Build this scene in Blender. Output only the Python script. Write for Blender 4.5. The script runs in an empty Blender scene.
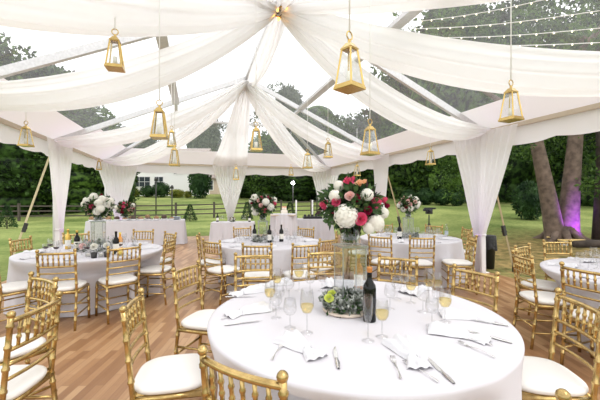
import bpy, math, random
from mathutils import Vector, Matrix
PI = math.pi
R = random.Random(7)
scn = bpy.context.scene
COL = scn.collection
H, F, HY = 1.5, 337.0, 199.0          # eye height, focal length in pixels, horizon row
YAW = math.radians(17.0)              # the tent stands turned against the view
CS, SN = math.cos(YAW), math.sin(YAW)

def T(s, t, z=0.0):                   # tent axes (across, along) to world
    return Vector((s*CS - t*SN, s*SN + t*CS, z))
def at(px, py, z):                    # point of the horizontal plane z seen at a photo position
    y = (H - z)*F/(py - HY)
    return Vector(((px - 300)/F*y, y, z))
def dist(px, py, y):                  # point at depth y
    return Vector(((px - 300)/F*y, y, H - (py - HY)/F*y))

# ------------------------------------------------------------------ materials
def newmat(name):
    m = bpy.data.materials.new(name); m.use_nodes = True
    nt = m.node_tree; nt.nodes.clear()
    out = nt.nodes.new('ShaderNodeOutputMaterial')
    return m, nt, out
def pbr(name, col, rough=.5, metal=0.0, vary=0.0, scale=8.0, bump=0.0, bscale=None, spec=.5, emit=None, estr=0.0, coat=0.0, sheen=0.0):
    m, nt, out = newmat(name)
    b = nt.nodes.new('ShaderNodeBsdfPrincipled')
    b.inputs['Base Color'].default_value = (*col, 1)
    b.inputs['Roughness'].default_value = rough
    b.inputs['Metallic'].default_value = metal
    b.inputs['Specular IOR Level'].default_value = spec
    b.inputs['Coat Weight'].default_value = coat
    b.inputs['Sheen Weight'].default_value = sheen
    if emit:
        b.inputs['Emission Color'].default_value = (*emit, 1); b.inputs['Emission Strength'].default_value = estr
    if vary or bump:
        tc = nt.nodes.new('ShaderNodeTexCoord')
        n = nt.nodes.new('ShaderNodeTexNoise'); n.inputs['Scale'].default_value = scale; n.inputs['Detail'].default_value = 4
        nt.links.new(tc.outputs['Object'], n.inputs['Vector'])
        if vary:
            r = nt.nodes.new('ShaderNodeValToRGB')
            r.color_ramp.elements[0].position = .3; r.color_ramp.elements[1].position = .7
            r.color_ramp.elements[0].color = (*[max(0, c*(1-vary)) for c in col], 1)
            r.color_ramp.elements[1].color = (*[min(1, c*(1+vary)) for c in col], 1)
            nt.links.new(n.outputs['Fac'], r.inputs['Fac']); nt.links.new(r.outputs['Color'], b.inputs['Base Color'])
        if bump:
            n2 = nt.nodes.new('ShaderNodeTexNoise'); n2.inputs['Scale'].default_value = bscale or scale; n2.inputs['Detail'].default_value = 5
            nt.links.new(tc.outputs['Object'], n2.inputs['Vector'])
            bp = nt.nodes.new('ShaderNodeBump'); bp.inputs['Strength'].default_value = bump; bp.inputs['Distance'].default_value = .02
            nt.links.new(n2.outputs['Fac'], bp.inputs['Height']); nt.links.new(bp.outputs['Normal'], b.inputs['Normal'])
    nt.links.new(b.outputs['BSDF'], out.inputs['Surface'])
    return m
def sheer(name, col, trans=.45, clear=0.0):
    m, nt, out = newmat(name)
    d = nt.nodes.new('ShaderNodeBsdfDiffuse'); d.inputs['Color'].default_value = (*col, 1)
    t = nt.nodes.new('ShaderNodeBsdfTranslucent'); t.inputs['Color'].default_value = (*col, 1)
    mx = nt.nodes.new('ShaderNodeMixShader'); mx.inputs['Fac'].default_value = trans
    nt.links.new(d.outputs[0], mx.inputs[1]); nt.links.new(t.outputs[0], mx.inputs[2])
    last = mx
    if clear:
        tr = nt.nodes.new('ShaderNodeBsdfTransparent')
        m2 = nt.nodes.new('ShaderNodeMixShader'); m2.inputs['Fac'].default_value = clear
        nt.links.new(mx.outputs[0], m2.inputs[1]); nt.links.new(tr.outputs[0], m2.inputs[2]); last = m2
    nt.links.new(last.outputs[0], out.inputs['Surface'])
    return m
def clearmat(name, tint=(1, 1, 1), gloss=.06, rim=.35, rough=.03, haze=0.0):
    m, nt, out = newmat(name)
    tr = nt.nodes.new('ShaderNodeBsdfTransparent'); tr.inputs['Color'].default_value = (*tint, 1)
    gl = nt.nodes.new('ShaderNodeBsdfGlossy'); gl.inputs['Roughness'].default_value = rough
    lw = nt.nodes.new('ShaderNodeLayerWeight'); lw.inputs['Blend'].default_value = .25
    mr = nt.nodes.new('ShaderNodeMapRange'); mr.inputs['To Min'].default_value = gloss; mr.inputs['To Max'].default_value = rim
    nt.links.new(lw.outputs['Facing'], mr.inputs['Value'])
    mx = nt.nodes.new('ShaderNodeMixShader')
    nt.links.new(mr.outputs[0], mx.inputs['Fac']); nt.links.new(tr.outputs[0], mx.inputs[1]); nt.links.new(gl.outputs[0], mx.inputs[2])
    last = mx
    if haze:
        tl = nt.nodes.new('ShaderNodeBsdfTranslucent'); tl.inputs['Color'].default_value = (.95, .95, .97, 1)
        m2 = nt.nodes.new('ShaderNodeMixShader'); m2.inputs['Fac'].default_value = haze
        nt.links.new(mx.outputs[0], m2.inputs[1]); nt.links.new(tl.outputs[0], m2.inputs[2]); last = m2
    nt.links.new(last.outputs[0], out.inputs['Surface'])
    return m
def leafmat(name, a, b, trans=.35, scale=3.0, rough=.6):
    m, nt, out = newmat(name)
    tc = nt.nodes.new('ShaderNodeTexCoord')
    n = nt.nodes.new('ShaderNodeTexNoise'); n.inputs['Scale'].default_value = scale; n.inputs['Detail'].default_value = 6
    nt.links.new(tc.outputs['Object'], n.inputs['Vector'])
    r = nt.nodes.new('ShaderNodeValToRGB'); r.color_ramp.elements[0].position = .40; r.color_ramp.elements[1].position = .62
    r.color_ramp.elements[0].color = (*a, 1); r.color_ramp.elements[1].color = (*b, 1)
    nt.links.new(n.outputs['Fac'], r.inputs['Fac'])
    d = nt.nodes.new('ShaderNodeBsdfPrincipled'); d.inputs['Roughness'].default_value = rough; d.inputs['Specular IOR Level'].default_value = .25
    t = nt.nodes.new('ShaderNodeBsdfTranslucent')
    nt.links.new(r.outputs[0], d.inputs['Base Color']); nt.links.new(r.outputs[0], t.inputs['Color'])
    mx = nt.nodes.new('ShaderNodeMixShader'); mx.inputs['Fac'].default_value = trans
    nt.links.new(d.outputs[0], mx.inputs[1]); nt.links.new(t.outputs[0], mx.inputs[2])
    nt.links.new(mx.outputs[0], out.inputs['Surface'])
    return m
def floormat():
    m, nt, out = newmat('plank_floor')
    N = nt.nodes.new; L = nt.links.new
    tc = N('ShaderNodeTexCoord')
    mp = N('ShaderNodeMapping'); mp.inputs['Rotation'].default_value = (0, 0, math.radians(90 - 1.7))
    L(tc.outputs['Object'], mp.inputs['Vector'])
    br = N('ShaderNodeTexBrick'); br.offset = .37; br.offset_frequency = 2; br.squash = 1.0
    br.inputs['Scale'].default_value = 1.0; br.inputs['Mortar Size'].default_value = .0022; br.inputs['Mortar Smooth'].default_value = .3
    br.inputs['Bias'].default_value = 0.0; br.inputs['Brick Width'].default_value = .46; br.inputs['Row Height'].default_value = .068
    br.inputs['Color1'].default_value = (0, 0, 0, 1); br.inputs['Color2'].default_value = (1, 1, 1, 1); br.inputs['Mortar'].default_value = (.2, .2, .2, 1)
    L(mp.outputs[0], br.inputs['Vector'])
    ms = N('ShaderNodeMapping'); ms.inputs['Scale'].default_value = (1.5, 26, 1)
    L(mp.outputs[0], ms.inputs['Vector'])
    no = N('ShaderNodeTexNoise'); no.inputs['Scale'].default_value = 2.2; no.inputs['Detail'].default_value = 8; no.inputs['Roughness'].default_value = .6
    L(ms.outputs[0], no.inputs['Vector'])
    mix = N('ShaderNodeMath'); mix.operation = 'MULTIPLY_ADD'; mix.inputs[1].default_value = .62
    L(br.outputs['Color'], mix.inputs[0])
    sc = N('ShaderNodeMath'); sc.operation = 'MULTIPLY'; sc.inputs[1].default_value = .4
    L(no.outputs['Fac'], sc.inputs[0]); L(sc.outputs[0], mix.inputs[2])
    r = N('ShaderNodeValToRGB')
    e = r.color_ramp.elements
    e[0].position = .05; e[0].color = (.23, .11, .05, 1)
    e[1].position = .95; e[1].color = (.56, .36, .20, 1)
    k = e.new(.5); k.color = (.37, .20, .095, 1)
    L(mix.outputs[0], r.inputs['Fac'])
    mo = N('ShaderNodeMix'); mo.data_type = 'RGBA'
    mo.inputs['B'].default_value = (.27, .14, .07, 1)
    L(br.outputs['Fac'], mo.inputs['Factor']); L(r.outputs[0], mo.inputs['A'])
    b = N('ShaderNodeBsdfPrincipled'); b.inputs['Roughness'].default_value = .36; b.inputs['Specular IOR Level'].default_value = .4
    L(mo.outputs['Result'], b.inputs['Base Color'])
    bp = N('ShaderNodeBump'); bp.inputs['Strength'].default_value = .12; bp.inputs['Distance'].default_value = .004
    L(br.outputs['Fac'], bp.inputs['Height']); bp.invert = True
    L(bp.outputs[0], b.inputs['Normal'])
    L(b.outputs[0], out.inputs['Surface'])
    return m
def grassmat():
    m, nt, out = newmat('lawn_grass')
    N = nt.nodes.new; L = nt.links.new
    tc = N('ShaderNodeTexCoord')
    n1 = N('ShaderNodeTexNoise'); n1.inputs['Scale'].default_value = .35; n1.inputs['Detail'].default_value = 5
    n2 = N('ShaderNodeTexNoise'); n2.inputs['Scale'].default_value = 7; n2.inputs['Detail'].default_value = 8; n2.inputs['Roughness'].default_value = .7
    L(tc.outputs['Object'], n1.inputs['Vector']); L(tc.outputs['Object'], n2.inputs['Vector'])
    a = N('ShaderNodeMath'); a.operation = 'MULTIPLY_ADD'; a.inputs[1].default_value = .55
    b = N('ShaderNodeMath'); b.operation = 'MULTIPLY'; b.inputs[1].default_value = .45
    L(n2.outputs['Fac'], b.inputs[0]); L(n1.outputs['Fac'], a.inputs[0]); L(b.outputs[0], a.inputs[2])
    r = N('ShaderNodeValToRGB'); e = r.color_ramp.elements
    e[0].position = .34; e[0].color = (.060, .115, .022, 1)
    e[1].position = .66; e[1].color = (.36, .40, .14, 1)
    L(a.outputs[0], r.inputs['Fac'])
    # dry worn patch of ground around the big tree
    mp = N('ShaderNodeMapping'); mp.inputs['Location'].default_value = (-8.8, -8.8, 0)
    L(tc.outputs['Object'], mp.inputs['Vector'])
    s = N('ShaderNodeVectorMath'); s.operation = 'MULTIPLY'; s.inputs[1].default_value = (.17, .22, 0)
    L(mp.outputs[0], s.inputs[0])
    ln = N('ShaderNodeVectorMath'); ln.operation = 'LENGTH'; L(s.outputs[0], ln.inputs[0])
    ad = N('ShaderNodeMath'); ad.operation = 'MULTIPLY_ADD'; ad.inputs[1].default_value = 1.6
    L(n2.outputs['Fac'], ad.inputs[0]); L(ln.outputs['Value'], ad.inputs[2])
    mr = N('ShaderNodeMapRange'); mr.inputs['From Min'].default_value = 1.5; mr.inputs['From Max'].default_value = 2.2
    mr.inputs['To Min'].default_value = .95; mr.inputs['To Max'].default_value = 0
    L(ad.outputs[0], mr.inputs['Value'])
    mo = N('ShaderNodeMix'); mo.data_type = 'RGBA'
    n4 = N('ShaderNodeTexNoise'); n4.inputs['Scale'].default_value = 3.2; n4.inputs['Detail'].default_value = 8; n4.inputs['Roughness'].default_value = .75
    L(tc.outputs['Object'], n4.inputs['Vector'])
    rb = N('ShaderNodeValToRGB'); eb = rb.color_ramp.elements
    eb[0].position = .36; eb[0].color = (.055, .058, .018, 1); eb[1].position = .62; eb[1].color = (.36, .25, .105, 1)
    L(n4.outputs['Fac'], rb.inputs['Fac']); L(rb.outputs[0], mo.inputs['B'])
    L(mr.outputs[0], mo.inputs['Factor']); L(r.outputs[0], mo.inputs['A'])
    p = N('ShaderNodeBsdfPrincipled'); p.inputs['Roughness'].default_value = .9; p.inputs['Specular IOR Level'].default_value = .1
    L(mo.outputs['Result'], p.inputs['Base Color'])
    bp = N('ShaderNodeBump'); bp.inputs['Strength'].default_value = .7; bp.inputs['Distance'].default_value = .08
    n3 = N('ShaderNodeTexNoise'); n3.inputs['Scale'].default_value = 22; n3.inputs['Detail'].default_value = 6
    L(tc.outputs['Object'], n3.inputs['Vector']); L(n3.outputs['Fac'], bp.inputs['Height']); L(bp.outputs[0], p.inputs['Normal'])
    L(p.outputs[0], out.inputs['Surface'])
    return m

M = {}
M['gold'] = pbr('gold_paint', (.52, .37, .15), .25, .88, vary=.28, scale=24, spec=.5)
M['brass'] = pbr('lantern_brass', (.60, .43, .16), .22, .95)
M['cushion'] = pbr('cushion_vinyl', (.82, .80, .77), .55, bump=.05, scale=60)
M['cloth'] = pbr('table_linen', (.635, .618, .655), .85, bump=.06, scale=260, spec=.15)  # white linen; lilac cast of the purple uplights is put into the colour
M['napkin'] = pbr('napkin_linen', (.68, .675, .70), .9, spec=.1)
M['swag'] = sheer('swag_voile', (.975, .968, .968), .52, .05)
M['drape'] = sheer('drape_voile', (.95, .935, .945), .45, .03)
M['vinyl'] = sheer('white_vinyl', (.88, .85, .87), .28)
M['clear'] = clearmat('clear_vinyl', (.97, .975, .98), .03, .22, .08, .07)
M['alu'] = pbr('brushed_aluminium', (.62, .61, .61), .42, .65, vary=.1, scale=30)
M['white_metal'] = pbr('white_painted_metal', (.80, .79, .78), .4)
M['beige_metal'] = pbr('champagne_beam', (.62, .53, .42), .45, .2)
M['floor'] = floormat()
M['grass'] = grassmat()
M['glass'] = clearmat('drinking_glass', (.945, .945, .95), .06, .6)
M['glassf'] = clearmat('stand_glass', (.97, .98, .98), .06, .6)
M['edge'] = clearmat('glass_edge', (.80, .84, .84), .25, .7, .1, .25)
M['champagne'] = clearmat('champagne', (.985, .90, .60), .04, .15)
M['redwine'] = pbr('red_wine', (.035, .004, .008), .1, spec=.6)
M['bottle'] = pbr('dark_bottle', (.005, .006, .005), .12, spec=.3)
M['amber'] = pbr('amber_bottle', (.45, .17, .03), .15, spec=.6)
M['goldfoil'] = pbr('gold_foil', (.75, .50, .12), .3, .8)
M['label'] = pbr('paper_label', (.80, .77, .70), .7)
M['orange'] = pbr('orange_drink', (.80, .33, .04), .3)
M['yellow'] = pbr('yellow_drink', (.85, .65, .08), .3)
M['steel'] = pbr('cutlery_steel', (.72, .71, .70), .22, .95)
M['black'] = pbr('black_plastic', (.012, .012, .014), .35)
M['dark'] = pbr('dark_painted_metal', (.03, .028, .027), .5)
M['bagblack'] = pbr('black_bin_bag', (.012, .012, .014), .28, bump=.8, scale=22)
M['strap'] = pbr('woven_strap', (.62, .53, .34), .8)
M['strapdark'] = pbr('woven_tan_strap', (.36, .28, .16), .8)
M['rope'] = pbr('white_cord', (.86, .86, .84), .6)
M['candle'] = pbr('candle_wax', (.88, .85, .76), .5)
M['bulb'] = pbr('warm_bulb', (1, .95, .85), .3, emit=(1, .86, .62), estr=2.2)
M['amberbulb'] = pbr('amber_bulb', (.9, .5, .12), .3, emit=(1, .5, .12), estr=2.5)
M['lampglow'] = pbr('lamp_globe', (1, 1, 1), .3, emit=(.95, .98, 1), estr=40)
M['purple'] = pbr('purple_lens', (.4, .1, .9), .3, emit=(.45, .08, 1), estr=4)
M['bark'] = pbr('tree_bark', (.15, .108, .082), .9, vary=.45, scale=5, bump=1.0, bscale=9)
M['barkdark'] = pbr('dark_bark', (.055, .042, .033), .95, vary=.4, scale=5, bump=.8, bscale=8)
M['leaf1'] = leafmat('leaf_deep', (.003, .010, .003), (.065, .135, .025), .25, 26)
M['leaf2'] = leafmat('leaf_mid', (.005, .017, .004), (.12, .22, .04), .3, 26)
M['leaf3'] = leafmat('leaf_grey', (.03, .05, .028), (.12, .16, .09), .3, 26)
M['leafnear'] = leafmat('leaf_bright', (.010, .034, .008), (.12, .22, .04), .35, 1.6)
M['leafb'] = leafmat('leaf_bush', (.010, .035, .010), (.05, .11, .03), .2, 3)
M['leafy'] = leafmat('leaf_yellow', (.12, .15, .02), (.42, .42, .08), .3, 2)
M['leafa'] = leafmat('leaf_arrangement', (.014, .042, .014), (.10, .18, .06), .25, 14)
M['leafdark'] = leafmat('leaf_plum', (.018, .008, .012), (.055, .03, .035), .2, 14)
M['leafs'] = leafmat('leaf_silver', (.10, .115, .09), (.56, .58, .54), .2, 26)
M['petalw'] = sheer('petal_white', (.93, .91, .84), .3)
M['petalp'] = sheer('petal_pink', (.78, .12, .24), .3)
M['petalr'] = sheer('petal_burgundy', (.26, .015, .05), .2)
M['petalb'] = sheer('petal_blush', (.88, .60, .56), .3)
M['petalc'] = sheer('petal_peach', (.88, .56, .34), .3)
M['petaly'] = sheer('petal_lime', (.72, .78, .18), .3)
M['paleWood'] = pbr('whitewashed_wood', (.68, .58, .48), .8, vary=.2, scale=20)
M['fencewood'] = pbr('weathered_wood', (.075, .062, .05), .9, vary=.3, scale=6)
M['plankyellow'] = pbr('yellow_pine', (.72, .52, .20), .6, vary=.12, scale=9)
M['housewall'] = pbr('house_siding', (.86, .85, .83), .8)
M['houseroof'] = pbr('house_shingle', (.33, .28, .26), .9, vary=.15, scale=4)
M['housewarm'] = pbr('house_beige', (.62, .50, .42), .8)
M['pane'] = pbr('window_pane', (.05, .06, .07), .1, spec=.8)
M['china'] = pbr('white_china', (.85, .85, .85), .2)
M['food'] = pbr('mixed_food', (.32, .20, .10), .7, vary=.8, scale=40)
M['foodd'] = pbr('dark_food', (.08, .05, .035), .6, vary=.6, scale=40)
M['bluegrey'] = pbr('blue_grey_china', (.45, .50, .56), .3)
M['cake'] = pbr('cake_icing', (.90, .82, .72), .6)
M['flesh'] = pbr('peach_sugar_flower', (.9, .5, .3), .6)

# ------------------------------------------------------------------ mesh building
class MB:
    def __init__(s): s.v = []; s.f = []
    def add(s, vs, fs):
        o = len(s.v); s.v += [tuple(v) for v in vs]; s.f += [tuple(i + o for i in f) for f in fs]; return s
    def box(s, c, d, rz=0.0, mat=None):
        x, y, z = d[0]/2, d[1]/2, d[2]/2
        vs = [Vector((a*x, b*y, e*z)) for a in (-1, 1) for b in (-1, 1) for e in (-1, 1)]
        if mat is not None: vs = [mat @ v for v in vs]
        elif rz: vs = [Matrix.Rotation(rz, 3, 'Z') @ v for v in vs]
        c = Vector(c)
        return s.add([v + c for v in vs], [(0, 1, 3, 2), (4, 6, 7, 5), (0, 4, 5, 1), (2, 3, 7, 6), (0, 2, 6, 4), (1, 5, 7, 3)])
    def beam(s, a, b, w, h, up=(0, 0, 1)):     # rectangular bar from a to b
        a, b = Vector(a), Vector(b); d = (b - a).normalized(); up = Vector(up)
        x = d.cross(up)
        if x.length < 1e-4: x = d.cross(Vector((0, 1, 0)))
        x.normalize(); y = x.cross(d).normalized()
        vs = [p + x*(i*w/2) + y*(j*h/2) for p in (a, b) for i, j in ((-1, -1), (1, -1), (1, 1), (-1, 1))]
        return s.add(vs, [(3, 2, 1, 0), (4, 5, 6, 7), (0, 1, 5, 4), (1, 2, 6, 5), (2, 3, 7, 6), (3, 0, 4, 7)])
    def tube(s, pts, rad, n=8, cap=True):
        pts = [Vector(p) for p in pts]
        if not isinstance(rad, (list, tuple)): rad = [rad]*len(pts)
        vs, fs = [], []
        prev = None
        for i, p in enumerate(pts):
            d = (pts[min(i+1, len(pts)-1)] - pts[max(i-1, 0)])
            d = d.normalized() if d.length > 1e-9 else Vector((0, 0, 1))
            if prev is None:
                x = d.cross(Vector((0, 0, 1)))
                if x.length < 1e-3: x = d.cross(Vector((0, 1, 0)))
            else:
                x = prev - d*prev.dot(d)
            x.normalize(); prev = x; y = d.cross(x)
            for k in range(n):
                a = 2*PI*k/n
                vs.append(p + (x*math.cos(a) + y*math.sin(a))*rad[i])
        for i in range(len(pts)-1):
            for k in range(n):
                fs.append((i*n+k, i*n+(k+1) % n, (i+1)*n+(k+1) % n, (i+1)*n+k))
        if cap:
            fs.append(tuple(reversed(range(n)))); fs.append(tuple((len(pts)-1)*n + k for k in range(n)))
        return s.add(vs, fs)
    def lathe(s, prof, n=16, c=(0, 0, 0), cap=False):
        vs, fs = [], []
        for r, z in prof:
            for k in range(n):
                a = 2*PI*k/n
                vs.append((c[0] + r*math.cos(a), c[1] + r*math.sin(a), c[2] + z))
        for i in range(len(prof)-1):
            for k in range(n):
                fs.append((i*n+k, i*n+(k+1) % n, (i+1)*n+(k+1) % n, (i+1)*n+k))
        if cap:
            fs.append(tuple(reversed(range(n)))); fs.append(tuple((len(prof)-1)*n + k for k in range(n)))
        return s.add(vs, fs)
    def grid(s, fn, nu, nv):
        vs = [fn(i/nu, j/nv) for i in range(nu+1) for j in range(nv+1)]
        w = nv + 1
        return s.add(vs, [(i*w+j, (i+1)*w+j, (i+1)*w+j+1, i*w+j+1) for i in range(nu) for j in range(nv)])
    def ball(s, c, r, n=10, m=6, sq=(1, 1, 1)):
        prof = [(max(1e-4, math.sin(PI*i/m)), -math.cos(PI*i/m)) for i in range(m+1)]
        vs, fs = [], []
        for pr, pz in prof:
            for k in range(n):
                a = 2*PI*k/n
                vs.append((c[0]+r*sq[0]*pr*math.cos(a), c[1]+r*sq[1]*pr*math.sin(a), c[2]+r*sq[2]*pz))
        for i in range(m):
            for k in range(n):
                fs.append((i*n+k, i*n+(k+1) % n, (i+1)*n+(k+1) % n, (i+1)*n+k))
        return s.add(vs, fs)
    def leaf(s, p, d, nrm, ln, w):            # one folded leaf
        d = d.normalized(); x = d.cross(nrm)
        if x.length < 1e-4: x = d.cross(Vector((0.3, 1, 0.2)))
        x.normalize(); n = x.cross(d)
        m = p + d*ln*.5 - n*ln*.06
        return s.add([p, m + x*w*.5 + n*w*.18, p + d*ln, m - x*w*.5 + n*w*.18], [(0, 1, 2, 3)])
    def mesh(s, name, smooth=True):
        me = bpy.data.meshes.new(name); me.from_pydata(s.v, [], s.f); me.update()
        if smooth: me.polygons.foreach_set('use_smooth', [True]*len(me.polygons))
        return me
def rdir(r=R):
    while True:
        v = Vector((r.uniform(-1, 1), r.uniform(-1, 1), r.uniform(-1, 1)))
        if .05 < v.length < 1: return v.normalized()

def obj(name, mb, mat, parent=None, smooth=True, loc=None, label=None):
    me = mb.mesh(name, smooth) if isinstance(mb, MB) else mb
    if not me.materials: me.materials.append(M[mat] if isinstance(mat, str) else mat)
    o = bpy.data.objects.new(name, me); COL.objects.link(o)
    if parent is not None: o.parent = parent
    if loc is not None: o.location = loc
    if label: o['label'] = label
    return o
def bev(o, w=.004, seg=2):
    m = o.modifiers.new('Bevel', 'BEVEL'); m.width = w; m.segments = seg; m.limit_method = 'ANGLE'
    return o
def tag(o, label, cat, group=None, kind=None):
    if label: o['label'] = label
    if cat: o['category'] = cat
    if group: o['group'] = group
    if kind: o['kind'] = kind
    return o
def thing(name, label, cat, loc=(0, 0, 0), rz=0.0, group=None):
    o = bpy.data.objects.new(name, None); COL.objects.link(o)
    o.empty_display_size = .1; o.location = loc; o.rotation_euler = (0, 0, rz)
    return tag(o, label, cat, group)
def kids(o): return [c for c in COL.objects if c.parent == o]
def dup(root, ch, loc, rz=0.0, label=None, group=None, sc=None):
    r = root.copy(); COL.objects.link(r); r.location = loc; r.rotation_euler = (0, 0, rz)
    if sc: r.scale = (sc, sc, sc)
    if label: r['label'] = label
    if group: r['group'] = group
    for c, gs in ch:
        d = c.copy(); COL.objects.link(d); d.parent = r
        for g in gs:
            e = g.copy(); COL.objects.link(e); e.parent = d
    return r
def tree_of(root):
    return [(c, kids(c)) for c in kids(root)]
class Maker:                                 # first placement uses the prototype itself, later ones copy it
    def __init__(s, root): s.root, s.ch, s.used = root, tree_of(root), False
    def __call__(s, loc, rz=0.0, label=None, group=None, sc=None):
        if s.used: return dup(s.root, s.ch, loc, rz, label, group, sc)
        s.used = True; r = s.root
        r.location = loc; r.rotation_euler = (0, 0, rz)
        if sc: r.scale = (sc, sc, sc)
        if label: r['label'] = label
        if group: r['group'] = group
        return r

# ------------------------------------------------------------------ ground, deck
def sm(a, b, x):
    t = min(1, max(0, (x-a)/(b-a))); return t*t*(3-2*t)
def gz(x, y):
    k = sm(4, 9, x)
    y0 = 24 + (11-24)*k; sl = .068 + (.065-.068)*k
    d = y - y0
    return -.05 + (sl*d*sm(0, 4, d) if d > 0 else 0)
g = MB()
g.grid(lambda u, v: (lambda x, y: (x, y, gz(x, y)))(-75 + 150*u, -20 + 120*v), 100, 80)
o = obj('ground', g, 'grass'); o['kind'] = 'structure'
EAVE, RIDGE, SL, SR, SM = 2.86, 4.85, -3.25, 5.6, 1.3
T0, T1, T2, T3, TB = -1.7, 1.9, 5.5, 9.4, 14.1
f = MB()
p = [T(SL-.12, T0-.3), T(SR+.12, T0-.3), T(SR+.12, TB+.12), T(SL-.12, TB+.12)]
f.add([Vector((q.x, q.y, 0)) for q in p] + [Vector((q.x, q.y, -.08)) for q in p], [(0, 1, 2, 3), (0, 4, 5, 1), (1, 5, 6, 2), (2, 6, 7, 3), (3, 7, 4, 0)])
o = obj('floor', f, 'floor', smooth=False); o['kind'] = 'structure'

# ------------------------------------------------------------------ tent
tent = thing('frame_tent', 'white frame party tent with clear roof over the whole dinner floor', 'tent', T(SM, 6.2, 0))
toff = tent.location.copy()
def tpart(name, mb, mat, smooth=False, label=None):
    mb.v = [tuple(Vector(v) - toff) for v in mb.v]
    return obj(name, mb, mat, tent, smooth, label=label)
POLES = [(SL, T0), (SR, T0), (SL, T1), (SR, T1), (SL, T2), (SR, T2), (SL, T3), (SR, T3), (SL, TB), (SR, TB), (SM, TB)]
for s_, t_ in POLES:
    m = MB(); m.tube([T(s_, t_, -.02), T(s_, t_, EAVE)], .035, 12); m.box(T(s_, t_, .005), (.16, .16, .012), YAW)
    tpart('upright', m, 'white_metal', True)
for a, b in [((SL, T0), (SL, TB)), ((SR, T0), (SR, TB)), ((SL, TB), (SR, TB))]:
    m = MB(); m.beam(T(*a, EAVE), T(*b, EAVE), .07, .07); tpart('eave_beam', m, 'beige_metal', label='beige eave beam')
m = MB(); m.beam(T(SM, T0, RIDGE), T(SM, T3, RIDGE), .06, .10); tpart('ridge_beam', m, 'alu')
for t_ in (T0, T1, T2, T3):
    for s_ in (SL, SR):
        m = MB(); m.beam(T(s_, t_, EAVE+.02), T(SM, t_, RIDGE), .075, .12); tpart('rafter', m, 'alu')
for s_, t_ in ((SL, TB), (SR, TB), (SM, TB)):
    m = MB(); m.beam(T(s_, t_, EAVE+.02), T(SM, T3, RIDGE), .07, .10); tpart('hip_rafter', m, 'alu')
def zr(s): return RIDGE - abs(s-SM)*(RIDGE-EAVE)/(SR-SM)
for s_ in (-.52, 2.88):
    m = MB(); m.beam(T(s_, T0, zr(s_)), T(s_, T3, zr(s_)), .17, .07); tpart('purlin', m, 'alu')
    m = MB(); sa = SM + (s_-SM); k = (RIDGE-zr(s_))/(RIDGE-EAVE)
    m.beam(T(s_, T3, zr(s_)), T(SM + (SR-SM if s_ > SM else SL-SM)*k, T3 + (TB-T3)*k, zr(s_)), .08, .06); tpart('purlin', m, 'alu')
m = MB(); k = .42
m.beam(T(SM+(SL-SM)*k, T3+(TB-T3)*k, RIDGE-(RIDGE-EAVE)*k), T(SM+(SR-SM)*k, T3+(TB-T3)*k, RIDGE-(RIDGE-EAVE)*k), .08, .06); tpart('purlin', m, 'alu')
KB = .81
K0 = .86                                    # white vinyl begins here on the way down the slope
def roofpt(side, t_, k):                    # k 0 at the ridge, 1 at the eave
    s_ = SM + ((SR if side > 0 else SL) - SM)*k
    return T(s_, t_, RIDGE + .07 - (RIDGE-EAVE)*k)
bays = [T0, T1, T2, T3]
for side in (-1, 1):
    for a, b in zip(bays, bays[1:]):
        m = MB(); m.grid(lambda u, v: roofpt(side, a+(b-a)*v, K0*u) + Vector((0, 0, -.05*math.sin(PI*v)*math.sin(PI*u))), 8, 8)
        tpart('clear_roof_panel', m, 'clear', True, 'clear vinyl roof panel')
        m = MB(); m.grid(lambda u, v: roofpt(side, a+(b-a)*v, K0+(1.03-K0)*u), 3, 8)
        tpart('roof_border', m, 'vinyl', True, 'opaque white vinyl border along the eave')
hub = T(SM, T3, RIDGE+.07)
for a, b, c in ((SL, None, -1), (SR, None, 1)):
    # side triangle between the last rafter and the hip
    e0, e1 = T(a, T3, EAVE+.07), T(a, TB, EAVE+.07)
    m = MB(); m.grid(lambda u, v: hub.lerp(e0.lerp(e1, v), KB*u), 6, 6); tpart('clear_roof_panel', m, 'clear', True, 'clear vinyl roof panel')
    m = MB(); m.grid(lambda u, v: hub.lerp(e0.lerp(e1, v), KB+(1.03-KB)*u), 2, 6); tpart('roof_border', m, 'vinyl', True, 'opaque white vinyl border along the eave')
e0, e1 = T(SL, TB, EAVE+.07), T(SR, TB, EAVE+.07)
m = MB(); m.grid(lambda u, v: hub.lerp(e0.lerp(e1, v), KB*u), 6, 10); tpart('clear_roof_panel', m, 'clear', True, 'clear vinyl roof panel')
m = MB(); m.grid(lambda u, v: hub.lerp(e0.lerp(e1, v), KB+(1.03-KB)*u), 2, 10); tpart('roof_border', m, 'vinyl', True, 'opaque white vinyl border along the eave')
def valance(a, b, out):
    n = max(8, int((Vector(b)-Vector(a)).length/.12))
    def fn(u, v):
        q = Vector(a).lerp(Vector(b), v)
        notch = .05*abs(math.sin(PI*v*n/9))
        return q + Vector(out)*(.055 + .02*u*math.sin(v*n*1.3)) + Vector((0, 0, .06 - u*(.38 + notch)))
    m = MB(); m.grid(fn, 4, n); tpart('valance', m, 'vinyl', True)
for a, b in zip([T0, T1, T2, T3], [T1, T2, T3, TB]):
    valance(T(SL, a, EAVE), T(SL, b, EAVE), T(-1, 0)); valance(T(SR, a, EAVE), T(SR, b, EAVE), T(1, 0))
valance(T(SL, TB, EAVE), T(SM, TB, EAVE), T(0, 1)); valance(T(SM, TB, EAVE), T(SR, TB, EAVE), T(0, 1))

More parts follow.
